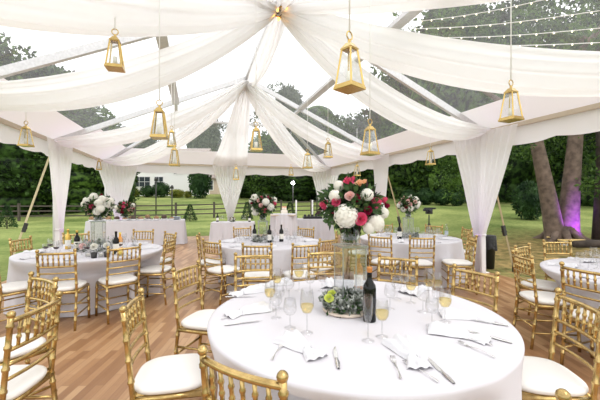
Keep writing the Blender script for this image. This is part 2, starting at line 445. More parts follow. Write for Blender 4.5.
# guy straps with ratchets
def guy(s_, t_, s2, t2, label):
    a, b = T(s_, t_, EAVE-.02), T(s2, t2, -.05)
    g_ = thing('guy_strap', label, 'strap', b); d = a - b
    m = MB(); m.beam((0, 0, .12), d, .045, .006, up=(SN, -CS, 0)); obj('strap', m, 'strap' if s_ < SM else 'strapdark', g_, False)
    m = MB(); m.tube([(0, 0, -.05), (0, 0, .28)], .018, 8); m.ball((0, 0, .29), .028, 8, 5); obj('stake', m, 'dark', g_)
    q = d*.30
    m = MB(); m.beam(q*.9, q*1.14, .07, .05, up=(SN, -CS, 0)); m.tube([q*1.0 - Vector((.05, 0, 0)), q*1.0 + Vector((.05, 0, 0))], .02, 8)
    obj('ratchet', m, 'dark', g_, False)
guy(SR, T2, SR+.85, T2+.05, 'tan guy strap with black ratchet beside the black rubbish bin')
guy(SL, T3, SL-.85, T3, 'pale guy strap slanting past the tied drape by the left lawn')
guy(SR, T3, SR+.85, T3, 'tan guy strap behind the drape near the round clipped bushes')

# ------------------------------------------------------------------ swags and drapes
def swag(A, B, sag, dep, wid, w0, w1, label, name='ceiling_swag', nf=7, seed=0, flat=0.0):
    rr = random.Random(seed); ph = rr.uniform(0, 6)
    A, B = Vector(A), Vector(B); d = (B-A); hx = Vector((d.y, -d.x, 0)).normalized()
    def fn(u, v):
        P = A.lerp(B, u) - Vector((0, 0, sag*4*u*(1-u)))
        w = math.sin(PI*min(1, max(0, u)))**.6
        ww = (w0*(1-u) + w1*u)*(1-w) + wid*w if not flat else w0 + (w1-w0)*u
        dd = dep*w + .10*(1-w) if not flat else flat
        a = PI*(v-.5)
        fold = math.sin(v*nf*2*PI + ph + 1.2*math.sin(u*3+ph)) * (.030 + .014*(1-w)) + .014*math.sin(v*nf*4.7+u*3+ph) + .009*math.sin(v*nf*9.1-u*4+2*ph)
        r = 1 + fold/(max(.12, ww)*.5)*.9
        return P + hx*(ww*.5*math.sin(a)*r) - Vector((0, 0, (dd*math.cos(a))*r - dd*.5))
    m = MB(); m.grid(fn, 36, 84)
    return tag(obj(name, m, 'swag'), label, 'ceiling drape', 'white voile swags under the roof')
H1, H2 = T(SM, T3-.05, RIDGE-.12), T(SM, T2, RIDGE-.14)
inn = .12
def pt(s_, t_): return T(s_ + (inn if s_ < SM else -inn), t_, EAVE-.02)
swag(H2, pt(SL, T2), .52, .40, .52, .16, .42, 'broad white swag sagging from chandelier to the near left eave, below the highest left swag', seed=1)
swag(H2, pt(SL, T1), .42, .42, .60, .16, .45, 'highest white swag across the top left corner from the chandelier', seed=2)
swag(H2, pt(SL, T0), .30, .30, .45, .14, .4, 'white swag leaving the chandelier overhead at the top edge, left of it', seed=3)
swag(H2, pt(SR, T2), .55, .40, .52, .16, .6, 'white swag from the chandelier to the drape by the black bin', seed=4)
swag(H2, pt(SR, T1), .50, .46, .60, .16, .5, 'broad white swag behind the lantern at far right, reaching the right edge', seed=5)
swag(H2, pt(SR, T0), .25, .38, .5, .16, .5, 'topmost white swag right of the chandelier, cut by the top edge', seed=6)
swag(H1, pt(SL, T3), .42, .36, .50, .14, .7, 'white swag from the roof hub down to the free hanging drape on the left', seed=7)
swag(H1, pt(SR, T3), .48, .40, .55, .14, .6, 'white swag from the roof hub to the drape behind the large pink bouquet', seed=8)
swag(H1, T(SL+.2, TB-.2, EAVE), .62, .36, .55, .14, .8, 'white swag from the roof hub to the back corner above the buffet', seed=9)
swag(H1, T(SR-.2, TB-.2, EAVE), .70, .40, .60, .14, .7, 'white swag from the roof hub to the back corner right of the cake table', seed=10)
swag(H1, T(SM, TB-.10, EAVE+.02), .12, .2, .8, .22, 1.35, 'straight white panel falling from the roof hub to the middle of the back eave', nf=8, seed=11, flat=.10)
swag(H2 + T(.08, 0), H1 + T(.16, 0), .16, .24, .34, .14, .14, 'narrow white cloth hung along the ridge from chandelier to hub', nf=4, seed=12)
swag(H2, T(SM, T1, RIDGE-.14), .25, .3, .4, .14, .14, 'white cloth hung along the ridge above the chandelier towards the near end', nf=4, seed=13)

def drape(c, along, inward, wt, label, seed=0, tie=.78, wb=.22):
    rr = random.Random(seed); ph = rr.uniform(0, 6)
    c, al, iw = Vector(c), Vector(along).normalized(), Vector(inward).normalized()
    zt = EAVE + .0
    def fn(u, v):
        z = zt*(1-u) + .01*u
        if z > tie:
            k = (zt-z)/(zt-tie); w = wt + (wb-wt)*(k**1.08); am = .018 + .03*k
        else:
            k = (tie-z)/tie; w = wb + .05*k; am = .048
        x = (v-.5)*w
        y = am*math.sin(v*10*2*PI + ph + .6*math.sin(u*4)) + .025*math.sin(v*7+u*3+ph)
        return Vector((c.x, c.y, 0)) + al*x + iw*(.10 + y) + Vector((0, 0, z))
    m = MB(); m.grid(fn, 30, 110)
    d = thing('tied_drape', label, 'drape', (c.x, c.y, 0), 0, 'white voile drapes at the tent posts')
    m.v = [tuple(Vector(v) - Vector((c.x, c.y, 0))) for v in m.v]
    obj('curtain', m, 'drape', d)
    m = MB(); q = iw*.10; n = 20
    m.tube([q + al*(math.cos(2*PI*i/n)*(wb*.5+.02)) + iw*(math.sin(2*PI*i/n)*.07) + Vector((0, 0, tie)) for i in range(n+1)], .014, 6, False)
    obj('tieback', m, 'drape', d)
AL, AC = T(0, 1), T(1, 0)
drape(T(SL, T3), AL, AC, 1.6, 'white tied drape hanging alone beside the left lawn', 1)
drape(T(SL+.42, TB-.25), (AC+AL*.55), (AC-AL), 1.45, 'white tied drape in the back corner behind the buffet', 2)
drape(T(SM, TB), AC, -AL, 1.42, 'white tied drape at the middle of the back side, behind the bottle table', 3)
drape(T(SR-.1, TB-.15), (AC-AL*.4), (-AC-AL), 1.3, 'white tied drape in the back corner right of the pale uprights', 4)
drape(T(SR, T3), AL, -AC, 1.0, 'white tied drape just behind the bouquet of the middle right table', 5)
drape(T(SR, T2-.02), AL, -AC, 1.62, 'widest white tied drape, next to the black rubbish bin', 6)

# ------------------------------------------------------------------ chandelier and string lights
ch = thing('chandelier', 'gold ring chandelier with amber bulbs at the meeting point of swags', 'chandelier', T(SM+.05, T2-.12, RIDGE-.28))
m = MB(); m.tube([(.16*math.cos(2*PI*i/24), .16*math.sin(2*PI*i/24), 0) for i in range(25)], .014, 8, False); obj('ring', m, 'brass', ch)
m = MB(); m.tube([(0, 0, .0), (0, 0, .26)], .01, 8); m.ball((0, 0, 0), .035); obj('stem', m, 'brass', ch)
for k in range(6):
    a = PI*k/3; m = MB(); m.tube([(0, 0, .02), (.08*math.cos(a), .08*math.sin(a), -.02), (.16*math.cos(a), .16*math.sin(a), 0)], .006, 6); obj('arm', m, 'dark', ch)
    m = MB(); m.ball((.16*math.cos(a), .16*math.sin(a), -.035), .026, 10, 6, (1, 1, 1.3)); obj('bulb', m, 'amberbulb', ch)
def roofhit(px, py):                          # the right roof slope seen at a photo position
    d = Vector(((px-300)/F, 1, -(py-HY)/F)); O = Vector((0, 0, H))
    lo, hi = .5, 12
    def gap(y):
        q = O + d*y; s_ = q.x*CS + q.y*SN
        return q.z - (zr(s_) - .10)
    for _ in range(50):
        mid = (lo+hi)/2
        if gap(mid) < 0: lo = mid
        else: hi = mid
    return O + d*hi
STR = [((412, 22), (600, -14)), ((405, 29), (612, 9)), ((402, 37), (612, 27)), ((400, 42), (612, 42)), ((401, 47), (505, 56))]
nth = ('topmost', 'second from top', 'middle', 'fourth from top', 'lowest and shortest')
for i, (a, b) in enumerate(STR):
    A, B = roofhit(*a), roofhit(*b)
    st = thing('string_light', nth[i] + ' cord of tiny bulbs strung under the clear roof at top right', 'string light', A, 0, 'string lights under the right roof')
    n = 14; P = [(B-A)*(k/n) - Vector((0, 0, .05*math.sin(PI*k/n))) for k in range(n+1)]
    m = MB(); m.tube(P, .005, 5); obj('cord', m, 'rope', st)
    bm = MB(); bm.ball((0, 0, -.009), .008, 8, 5, (1, 1, 1.3)); bme = bm.mesh('bulb')
    for q in P[1:]:
        obj('bulb', bme, 'bulb', st, loc=q)

# ------------------------------------------------------------------ lanterns
def lantern_proto():
    r = thing('hanging_lantern', None, 'lantern')
    b, t, z0, z1 = .066, .036, .02, .27
    m = MB()
    for i in (-1, 1):
        for j in (-1, 1): m.beam((i*b, j*b, z0), (i*t, j*t, z1), .012, .012)
    for zz, w in ((z0+.006, b), (z1, t)):
        for i in (-1, 1):
            m.beam((i*w, -w-.006, zz), (i*w, w+.006, zz), .013, .013); m.beam((-w-.006, i*w, zz), (w+.006, i*w, zz), .013, .013)
    obj('frame', m, 'brass', r, False)
    m = MB(); m.box((0, 0, .010), (.155, .155, .02)); m.box((0, 0, .028), (.08, .08, .016)); bev(obj('base', m, 'brass', r, False), .003)
    m = MB(); w = .046
    m.add([(-w, -w, z1), (w, -w, z1), (w, w, z1), (-w, w, z1), (-.018, -.018, z1+.04), (.018, -.018, z1+.04), (.018, .018, z1+.04), (-.018, .018, z1+.04)],
          [(3, 2, 1, 0), (0, 1, 5, 4), (1, 2, 6, 5), (2, 3, 7, 6), (3, 0, 4, 7), (4, 5, 6, 7)]); m.tube([(0, 0, z1+.04), (0, 0, z1+.065)], .012, 8)
    obj('cap', m, 'brass', r, False)
    m = MB(); m.tube([(.028*math.cos(2*PI*i/16), 0, z1+.09+.028*math.sin(2*PI*i/16)) for i in range(17)], .005, 6, False); obj('ring', m, 'brass', r)
    for i in range(4):
        m = MB(); c, s_ = math.cos(i*PI/2), math.sin(i*PI/2)
        q = [(b-.002, -b, z0), (b-.002, b, z0), (t-.002, t, z1), (t-.002, -t, z1)]
        m.add([(x*c-y*s_, x*s_+y*c, z) for x, y, z in q], [(0, 1, 2, 3)]); obj('glass_pane', m, 'glassf', r, False)
    m = MB(); m.tube([(0, 0, .035), (0, 0, .12)], .022, 10); obj('candle', m, 'candle', r)
    return r
lp = Maker(lantern_proto())
LN = [  # px, y of ring top, y of base, turn, label
 (115, 29, 69.5, .3, 'gold lantern hung highest at upper left, between two swags'),
 (349.5, 31.5, 90, .75, 'largest and nearest gold lantern, hung above the pink bouquet'),
 (511, 80, 121, .4, 'gold lantern hung alone at the far right over the eave'),
 (159.5, 100, 138.5, .2, 'gold lantern left of centre hung before two smaller ones'),
 (171.5, 126, 147, .5, 'upper small gold lantern of the pair behind, left of the hub'),
 (174.5, 143, 166, .1, 'lower small gold lantern of the pair in line with the house roof'),
 (256, 122, 151, .3, 'gold lantern hung under the hub right of the straight panel'),
 (307.5, 149, 168.5, .6, 'small gold lantern by the back right corner, nearest that corner'),
 (328, 138, 158, .2, 'small gold lantern just left of the big one with tall cord'),
 (370, 119, 155, .5, 'gold lantern hung between bouquet and right drapes'),
 (430.5, 146, 165, .2, 'gold lantern hung beside the widest drape above clipped bushes'),
 (357, 162, 176, .4, 'tiny far lantern straight above the pink bouquet'),
 (26, 121, 146.5, .1, 'gold lantern hung near the left eave'),
 (99, 158, 170, .4, 'tiny far lantern hung above the tall white flowers'),
 (236, 164, 180, .2, 'tiny far lantern in front of the middle back drape'),
 (291, 164.5, 175.5, .3, 'tiny pale lantern hung at the back valance above the lamp post'),
]
for px, yt, yb, rz, lab in LN:
    Y = .388*F/(yb-yt); Q = dist(px, yb, Y)
    s_ = Q.x*CS + Q.y*SN; t_ = -Q.x*SN + Q.y*CS
    if t_ > T3: zt = min(zr(s_), RIDGE - (t_-T3)*(RIDGE-EAVE)/(TB-T3))
    else: zt = zr(s_)
    L_ = lp(Q, rz, lab, 'gold lanterns hung from the tent roof')
    m = MB(); m.tube([(0, 0, .388), (0, 0, max(.5, zt - Q.z - .03))], .005, 6); obj('cord', m, 'rope', L_)

# ------------------------------------------------------------------ chairs
def ringed(a, b, r, rings, n=8, bulge=1.3):
    a, b = Vector(a), Vector(b); P, Rr = [a], [r]
    for k in rings:
        for dk, q in ((-.011, 1), (-.005, bulge), (.005, bulge), (.011, 1)):
            L_ = (b-a).length
            P.append(a.lerp(b, k + dk/L_)); Rr.append(r*q)
    P.append(b); Rr.append(r)
    return P, Rr
def chair_proto():
    r = thing('banquet_chair', None, 'chair')
    # front of the seat looks to +y; the origin lies on the floor under the back
    W, D = .185, .385
    def back(z): return -.035 + (.05*(1 - z/.45) if z < .45 else -.02*(z-.45)/.47) - (.06 if z > 5 else 0)
    for i in (-1, 1):
        pts, rad = [], []
        A, B, C_ = (i*W, -.05, 0), (i*W, -.0, .45), (i*W*1.0, -.045, .905)
        p1, r1 = ringed(A, B, .0142, (.25, .55, .85)); p2, r2 = ringed(B, C_, .0142, (.17, .42, .66, .9))
        m = MB(); m.tube(p1 + p2[1:], r1 + r2[1:], 10); m.ball((i*W, -.046, .918), .021, 10, 6)
        obj('back_post', m, 'gold', r)
        p1, r1 = ringed((i*(W+.008), D, 0), (i*(W+.004), D-.015, .43), .0150, (.25, .55, .85))
        m = MB(); m.tube(p1, r1, 10); obj('leg', m, 'gold', r)
    def yb(z): return -.0 - .045*(z-.45)/.455
    def rail(z, rad, name, bow=.022):
        m = MB(); m.tube([(W*k, yb(z) - bow*(1-k*k), z) for k in [-1+i/5 for i in range(11)]], rad, 8); obj(name, m, 'gold', r)
    rail(.885, .0145, 'top_rail'); rail(.735, .0115, 'back_rail'); rail(.66, .010, 'back_rail'); rail(.585, .010, 'back_rail')
    for k in range(6):
        x = -W + 2*W*(k+1)/7; q = x/W
        a = (x, yb(.735) - .022*(1-q*q), .735); b = (x, yb(.885) - .022*(1-q*q), .885)
        p1, r1 = ringed(a, b, .0085, (.35, .65), 6, 1.4); m = MB(); m.tube(p1, r1, 8); obj('spindle', m, 'gold', r)
    # seat frame
    m = MB()
    m.tube([(-W, 0, .43), (-W-.004, D-.02, .43)], .017, 8); m.tube([(W, 0, .43), (W+.004, D-.02, .43)], .017, 8)
    m.tube([(-W, 0, .43), (W, 0, .43)], .017, 8); m.tube([(-W-.004, D-.015, .43), (W+.004, D-.015, .43)], .017, 8); m.box((0, D/2, .437), (2*W, D-.02, .014))
    obj('seat_frame', m, 'gold', r)
    def cush(u, v):
        pass
    m = MB(); prof = [(0.001, .445), (.90, .445), (1.0, .453), (1.035, .468), (1.02, .482), (.93, .492), (.6, .499), (.001, .502)]
    n = 40; vs = []
    for pr, z in prof:
        for k in range(n):
            a = 2*PI*k/n; c, s_ = math.cos(a), math.sin(a)
            e = 3.3; rr = 1/((abs(c)**e + abs(s_)**e)**(1/e))
            vs.append((c*rr*.197*pr, .185 + s_*rr*.205*pr, z))
    fs = [(i*n+k, i*n+(k+1) % n, (i+1)*n+(k+1) % n, (i+1)*n+k) for i in range(len(prof)-1) for k in range(n)]
    m.add(vs, fs); obj('seat_cushion', m, 'cushion', r, label='white padded seat cushion')
    for z in (.16, .29):
        for i in (-1, 1):
            m = MB(); m.tube([(i*W, -.05 + .05*z/.45, z), (i*(W+.006), D-.005, z)], .0095, 6); obj('stretcher', m, 'gold', r)
        m = MB(); m.tube([(-W-.006, D-.005, z+.035), (W+.006, D-.005, z+.035)], .0095, 6); obj('stretcher', m, 'gold', r)
    m = MB(); m.tube([(-W, -.03, .22), (W, -.03, .22)], .0095, 6); obj('stretcher', m, 'gold', r)
    return r
mkchair = Maker(chair_proto())
CH = {}
def chair(x, y, fx, fy, label, tab):
    a = math.atan2(fy, fx) - PI/2
    d = Vector((fx, fy)).normalized()
    o = mkchair((x + d.x*.045, y + d.y*.045, 0), a, label, 'gold chiavari chairs with white cushions')
    CH.setdefault(tab, []).append((x, y, d.x, d.y))
# front table
A_ = Vector((.36, 2.24, 0))
chair(-.215, 1.20, .2, .33, 'gold bamboo style chair cut by the bottom edge, only its back top showing', 'A')
chair(-.97, 1.96, .43, .09, 'gold chair standing alone on open floor at left of front table, large white seat', 'A')
chair(-.99, 2.95, .9, -.25, 'gold chair at far left of front table, behind the lone floor chair', 'A')
chair(-.50, 3.60, .2, -1, 'gold chair across the front table, overlapping another chair behind it', 'A')
chair(.28, 3.78, .05, -1, 'gold chair across the front table directly behind its bouquet stand', 'A')
chair(.99, 3.42, -.30, -.6, 'gold chair across the front table, right of the wine bottle', 'A')
chair(1.44, 2.78, -.31, -.18, 'gold chair at right far edge of front table, back fully seen', 'A')
chair(1.62, 1.96, -1, .12, 'large gold chair at lower right corner with round white seat', 'A')
chair(.60, .94, -.3, .95, 'gold chair mostly below the bottom edge, only one round finial showing', 'A')
# left table
B_ = Vector((-3.03, 4.95, 0))
chair(-2.74, 3.79, -.25, .95, 'gold chair seen from behind at the left table, left of the two near ones', 'B')
chair(-2.17, 4.17, -.72, .68, 'gold chair seen from behind at the left table, right of the two near ones', 'B')
chair(-1.90, 4.95, -1, 0, 'gold chair at the right side of the left table, side on', 'B')
chair(-2.25, 5.85, -.65, -.75, 'gold chair behind the side-on chair of the left table', 'B')
chair(-2.95, 6.35, 0, -1, 'gold chair on the far side of left table before the buffet', 'B')
chair(-3.85, 5.80, .7, -.75, 'gold chair on the far side of left table under the tall flowers', 'B')
chair(-4.16, 5.02, 1, 0, 'gold chair at the left end of left table against the lawn', 'B')
chair(-3.47, 3.76, .5, .87, 'gold chair cut by the left edge, white seat towards the left table', 'B')
# table beyond the left edge
chair(-1.465, 1.88, -1, -.06, 'large gold chair at lower left corner, nearest the camera there', 'Z')
chair(-1.93, 2.53, -.45, -.8, 'gold chair turned away just behind the large lower left chair', 'Z')
# middle table
C_ = Vector((-.53, 5.95, 0))
chair(-.555, 4.36, 0, 1, 'gold chair at near side of middle table, behind an overlapping front chair', 'C')
chair(-1.25, 4.75, .6, .8, 'gold chair at near left of middle table, white seat side on', 'C')
chair(-1.66, 5.5, 1, .2, 'gold chair at left end of middle table, behind the side-on one', 'C')
chair(-1.2, 7.0, .5, -.85, 'gold chair across the middle table near the bottle table', 'C')
chair(.12, 6.9, -.5, -.8, 'gold chair across the middle table in front of the dark equipment', 'C')
chair(.62, 5.75, -1, .1, 'gold chair at right end of middle table', 'C')
chair(.42, 4.95, -.7, .75, 'gold chair at right near side of middle table, in the crowded gap', 'C')
chair(.08, 4.40, -.36, .93, 'gold chair at near side of middle table, left of the crowded gap', 'C')
# right middle table
D_ = Vector((2.13, 6.6, 0))
chair(1.27, 5.37, .56, .83, 'gold chair seen from behind at middle right table, next to the bouquet', 'D')
chair(1.90, 5.24, .08, 1, 'gold chair seen from behind at middle right table, second from bouquet', 'D')
chair(2.79, 5.46, -1, .15, 'gold chair with white seat by the widest drape, nearer one', 'D')
chair(3.33, 6.72, -1, 0, 'gold chair by the widest drape, farther one', 'D')
chair(3.0, 7.55, -.66, -.75, 'gold chair on far side of middle right table, beside the black stand', 'D')
chair(1.95, 7.8, 0, -1, 'gold chair on far side of middle right table, behind the glass flower stand', 'D')
chair(.92, 6.5, 1, 0, 'gold chair at left end of middle right table, behind the bouquet', 'D')
# right front table
E_ = Vector((3.57, 3.39, 0))
chair(2.34, 3.55, 1, -.12, 'gold chair at the right edge table, in front of its twin on the floor side', 'E')
chair(2.80, 4.24, .5, -.75, 'gold chair at the right edge table, half hidden behind its twin', 'E')
chair(3.60, 4.72, 0, -1, 'gold chair beyond the right edge table, towards the big tree', 'E')
chair(2.42, 2.86, 1, .35, 'gold chair cut by the right edge, backing on the large corner chair', 'E')

# ------------------------------------------------------------------ round tables
TH = .745
def round_table(c, tab, label, seed, rad=.93):
    rr = random.Random(seed); t = thing('round_table', label, 'table', c, 0, 'round banquet tables in floor length cloths')
    ph = [rr.uniform(0, 6.28) for _ in range(6)]; ks = [rr.randint(9, 13), rr.randint(15, 21), rr.randint(24, 31)]
    seats = []
    for x, y, dx, dy in CH.get(tab, []):
        fx, fy = x + dx*.47 - c.x, y + dy*.47 - c.y
        seats.append((math.atan2(y - c.y, x - c.x), math.hypot(fx, fy)))
    n = 220
    def rad_at(a, z):
        dr = (TH - z)/TH
        fold = .050*math.sin(ks[0]*a+ph[0]) + .030*math.sin(ks[1]*a+ph[1]+.8*dr) + .014*math.sin(ks[2]*a+ph[2])
        r_ = rad + .012 + fold*min(1, dr*1.5)**1.1*.75 + .035*dr
        for sa, fr in seats:
            da = (a - sa + PI) % (2*PI) - PI
            w = math.exp(-(da/.37)**6)
            if fr < r_: r_ += (fr - .02 - r_)*w*sm(.02, .30, dr)
        return r_
    zs = [TH-.004, TH-.02, TH-.05, TH-.09] + [TH - .09 - (TH-.10)*i/12 for i in range(1, 13)]
    vs = [(0, 0, TH)]
    m = MB(); rings = [(.3, TH), (.6, TH), (.85, TH), (.965, TH), (.992, TH-.001)]
    vs = []
    for q, z in rings:
        vs += [(q*rad*math.cos(2*PI*k/n), q*rad*math.sin(2*PI*k/n), z) for k in range(n)]
    for z in zs:
        vs += [(rad_at(2*PI*k/n, z)*math.cos(2*PI*k/n), rad_at(2*PI*k/n, z)*math.sin(2*PI*k/n), z) for k in range(n)]
    nr = len(rings) + len(zs)
    fs = [(i*n+k, i*n+(k+1) % n, (i+1)*n+(k+1) % n, (i+1)*n+k) for i in range(nr-1) for k in range(n)]
    fs = [tuple(reversed(q)) for q in fs]; fs.append(tuple(range(n)))
    m.add(vs, fs); obj('tablecloth', m, 'cloth', t, label='white floor length tablecloth')
    m = MB(); m.lathe([(.001, TH-.03), (rad-.02, TH-.03), (rad-.02, TH-.008), (.001, TH-.008)], 48); obj('tabletop', m, 'paleWood', t)
    m = MB(); m.tube([(0, 0, 0), (0, 0, TH-.03)], .05, 12); m.lathe([(.3, 0), (.3, .03), (.05, .06)], 24); obj('pedestal', m, 'dark', t)
round_table(A_, 'A', 'largest round table in front, white cloth, with the pink bouquet', 1)
round_table(B_, 'B', 'round white-clothed table at left beside the lawn, crowded with bottles', 2)
round_table(C_, 'C', 'round white-clothed table in the middle between bouquet and bottle table', 3)
round_table(D_, 'D', 'round white-clothed table at middle right next to the widest drape', 4)
round_table(E_, 'E', 'round white-clothed table cut by the right edge of the photo', 5)

# ------------------------------------------------------------------ side tables
def skirt_table(name, c, rz, lx, ly, h, label, seed, ell=12.0, cat='table'):
    rr = random.Random(seed); p1, p2 = rr.uniform(0, 6), rr.uniform(0, 6)
    t = thing(name, label, cat, c, rz); n = 160; vs = []
    def rim(k, grow):
        a = 2*PI*k/n; co, si = math.cos(a), math.sin(a); q = 1/((abs(co)**ell + abs(si)**ell)**(1/ell))
        return co*q*(lx/2), si*q*(ly/2), co, si
    zs = [h, h-.01, h-.06] + [h-.06-(h-.07)*i/8 for i in range(1, 9)]
    for q in (.5, .97):
        for k in range(n): x, y, _, _ = rim(k, 0); vs.append((x*q, y*q, h))
    for z in zs:
        dr = (h-z)/h
        for k in range(n):
            x, y, co, si = rim(k, 0); per = 2*PI*k/n
            fo = .03*dr*math.sin(per*(lx+ly)*9+p1) + .02*dr*math.sin(per*(lx+ly)*16+p2) + .06*dr
            vs.append((x + co*fo, y + si*fo, z))
    nr = len(zs)+2
    fs = [tuple(reversed((i*n+k, i*n+(k+1) % n, (i+1)*n+(k+1) % n, (i+1)*n+k))) for i in range(nr-1) for k in range(n)]
    fs.append(tuple(range(n)))
    m = MB(); m.add(vs, fs); obj('tablecloth', m, 'cloth', t)
    m = MB(); m.box((0, 0, h-.025), (lx*.95, ly*.95, .03)); obj('tabletop', m, 'paleWood', t, False)
    return t
BUF = T(-1.85, 12.2); skirt_table('buffet_table', (BUF.x, BUF.y, 0), YAW, 2.9, .78, .80, 'long white-clothed buffet table with dishes at the back left', 1)
BT = T(1.1, 11.4); BT = Vector((-2.16, 10.95, 0)); skirt_table('drinks_table', BT, YAW*.3, 1.35, .75, .76, 'white-clothed table with bottles before the middle back drape', 2)
CK = Vector((-.53, 10.9, 0)); skirt_table('cake_table', CK, 0, .84, .84, 1.02, 'tall round white-clothed table carrying a small cake', 3, 2.0)
DJ = Vector((.38, 12.0, 0)); skirt_table('equipment_table', DJ, YAW*.4, 1.5, .7, .80, 'white-clothed table with black equipment, right of the cake', 4)

# cake
ck = thing('cake', 'small pale two-tier cake with peach flowers on the tall round table', 'cake', CK + Vector((.02, 0, 1.021)))
m = MB(); m.lathe([(.001, 0), (.14, 0), (.14, .012), (.001, .012)], 24); obj('cake_board', m, 'china', ck)
m = MB(); m.lathe([(.001, .012), (.11, .012), (.112, .10), (.10, .112), (.001, .112)], 24); obj('cake_tier', m, 'cake', ck)
m = MB(); m.lathe([(.001, .112), (.075, .112), (.076, .19), (.066, .20), (.001, .20)], 24); obj('cake_tier', m, 'cake', ck)
for a in range(4):
    m = MB(); m.ball((.05*math.cos(a*1.7), .05*math.sin(a*1.7), .215), .028, 8, 5); obj('sugar_flower', m, 'flesh', ck)

# black equipment
eq = thing('sound_mixer', 'low black sound equipment lying on the cloth right of cake', 'equipment', DJ + Vector((.06, 0, .801)), YAW*.4)
m = MB(); m.box((0, 0, .04), (.66, .34, .08)); bev(obj('body', m, 'black', eq, False), .01)
for i in range(5):
    m = MB(); m.lathe([(.05, .08), (.055, .11), (.03, .15), (.001, .152)], 14, (-.26 + .13*i, .02*(-1)**i, 0)); obj('knob', m, 'black', eq)
for px, lab in ((296.2, 'slim white upright by the cake, left of a pair'), (312.5, 'slim white upright behind the black equipment, right of a pair')):
    q = dist(px, 200, 12.6); st = thing('light_stand', lab, 'stand', (q.x, q.y, 0), 0, 'white uprights behind the equipment')
    m = MB(); m.tube([(0, 0, 0), (0, 0, 1.46)], .03, 10); obj('pole', m, 'white_metal', st)
    m = MB(); m.lathe([(.14, 0), (.14, .02), (.03, .04)], 20, cap=True); obj('base', m, 'white_metal', st)
# black camera on a stand
q = dist(429, 225, 8.9); cm = thing('camera_stand', 'small black camera on a thin stand beyond the middle right table', 'camera', (q.x, q.y, 0))
for a in range(3):
    m = MB(); m.tube([(.02*math.cos(a*2.1), .02*math.sin(a*2.1), .85), (.32*math.cos(a*2.1), .32*math.sin(a*2.1), 0)], .012, 6); obj('leg', m, 'black', cm)
m = MB(); m.tube([(0, 0, .8), (0, 0, 1.08)], .016, 8); obj('pole', m, 'black', cm)
m = MB(); m.box((0, 0, 1.17), (.16, .10, .13)); m.tube([(0, -.05, 1.17), (0, -.15, 1.17)], .04, 12); m.box((.02, 0, 1.25), (.30, .05, .045)); m.box((-.11, 0, 1.21), (.09, .06, .06)); bev(obj('camera', m, 'black', cm, False), .006)

# ------------------------------------------------------------------ blossoms, foliage
def hydrangea(r, seed, n=130):
    rr = random.Random(seed); m = MB()
    m.ball((0, 0, 0), r*.88, 14, 10)
    for i in range(n):
        z = 1 - 2*(i+.5)/n; a = i*2.39996; q = math.sqrt(1-z*z); d = Vector((q*math.cos(a), q*math.sin(a), z))
        x = d.cross(rdir(rr)).normalized(); y = d.cross(x); c = d*r*rr.uniform(.90, 1.02); w = r*.155
        for k in range(4):
            b = k*PI/2; e = (x*math.cos(b) + y*math.sin(b)); f_ = (x*math.cos(b+.78) + y*math.sin(b+.78)); h = (x*math.cos(b-.78) + y*math.sin(b-.78))
            m.add([c, c + h*w*.8 + d*w*.15, c + e*w*1.25 + d*w*.05, c + f_*w*.8 + d*w*.15], [(0, 1, 2, 3)])
    return m
def rose(r, seed):
    rr = random.Random(seed); m = MB()
    for ring, (np_, rad, tilt, h) in enumerate(((5, 1.0, .75, .0), (5, .78, .45, .12), (4, .55, .2, .2), (3, .32, .05, .26))):
        for k in range(np_):
            a0 = 2*PI*k/np_ + ring*.6 + rr.uniform(-.15, .15)
            def fn(u, v, a0=a0, rad=rad, tilt=tilt, h=h, np_=np_):
                a = a0 + (v-.5)*2*PI/np_*1.5*(1 - .3*u*u)
                q = rad*r*(.25 + .75*u**.8)*(1 + .1*tilt*u); z = r*(h*1.6 - .35 + (1.05 - tilt*.8)*u - .12*tilt*u**4 - .12*(abs(v-.5)*2)**2*u)
                return (q*math.cos(a), q*math.sin(a), z)
            m.grid(fn, 4, 5)
    return m
BL = {}
def blossom_mesh(kind, mat):
    k = (kind, mat)
    if k not in BL:
        me = (hydrangea(1, 3) if kind == 'h' else rose(1, 5)).mesh('hydrangea' if kind == 'h' else 'rose')
        me.materials.append(M[mat]); BL[k] = me
    return BL[k]
def blossom(parent, kind, mat, loc, r, out):
    o = bpy.data.objects.new('hydrangea' if kind == 'h' else 'rose', blossom_mesh(kind, mat)); COL.objects.link(o)
    o.parent = parent; o.location = loc; o.scale = (r, r, r)
    o.rotation_euler = Vector(out).to_track_quat('Z', 'Y').to_euler()
    names = {'petalw': 'creamy white', 'petalp': 'bright pink', 'petalr': 'dark burgundy', 'petalb': 'pale blush', 'petalc': 'peach', 'petaly': 'lime yellow'}
    o['label'] = names[mat] + (' hydrangea head' if kind == 'h' else ' rose')
    return o
def foliage_ball(n, rad, ln, w, seed, sq=(1, 1, .85), inner=.3, up=.15):
    rr = random.Random(seed); m = MB()
    for _ in range(n):
        d = rdir(rr); p_ = Vector((d.x*rad*sq[0], d.y*rad*sq[1], d.z*rad*sq[2]))*rr.uniform(inner, 1)
        m.leaf(p_, (d + rdir(rr)*.8 + Vector((0, 0, up))).normalized(), rdir(rr), ln*rr.uniform(.6, 1.2), w*rr.uniform(.7, 1.2))
    return m
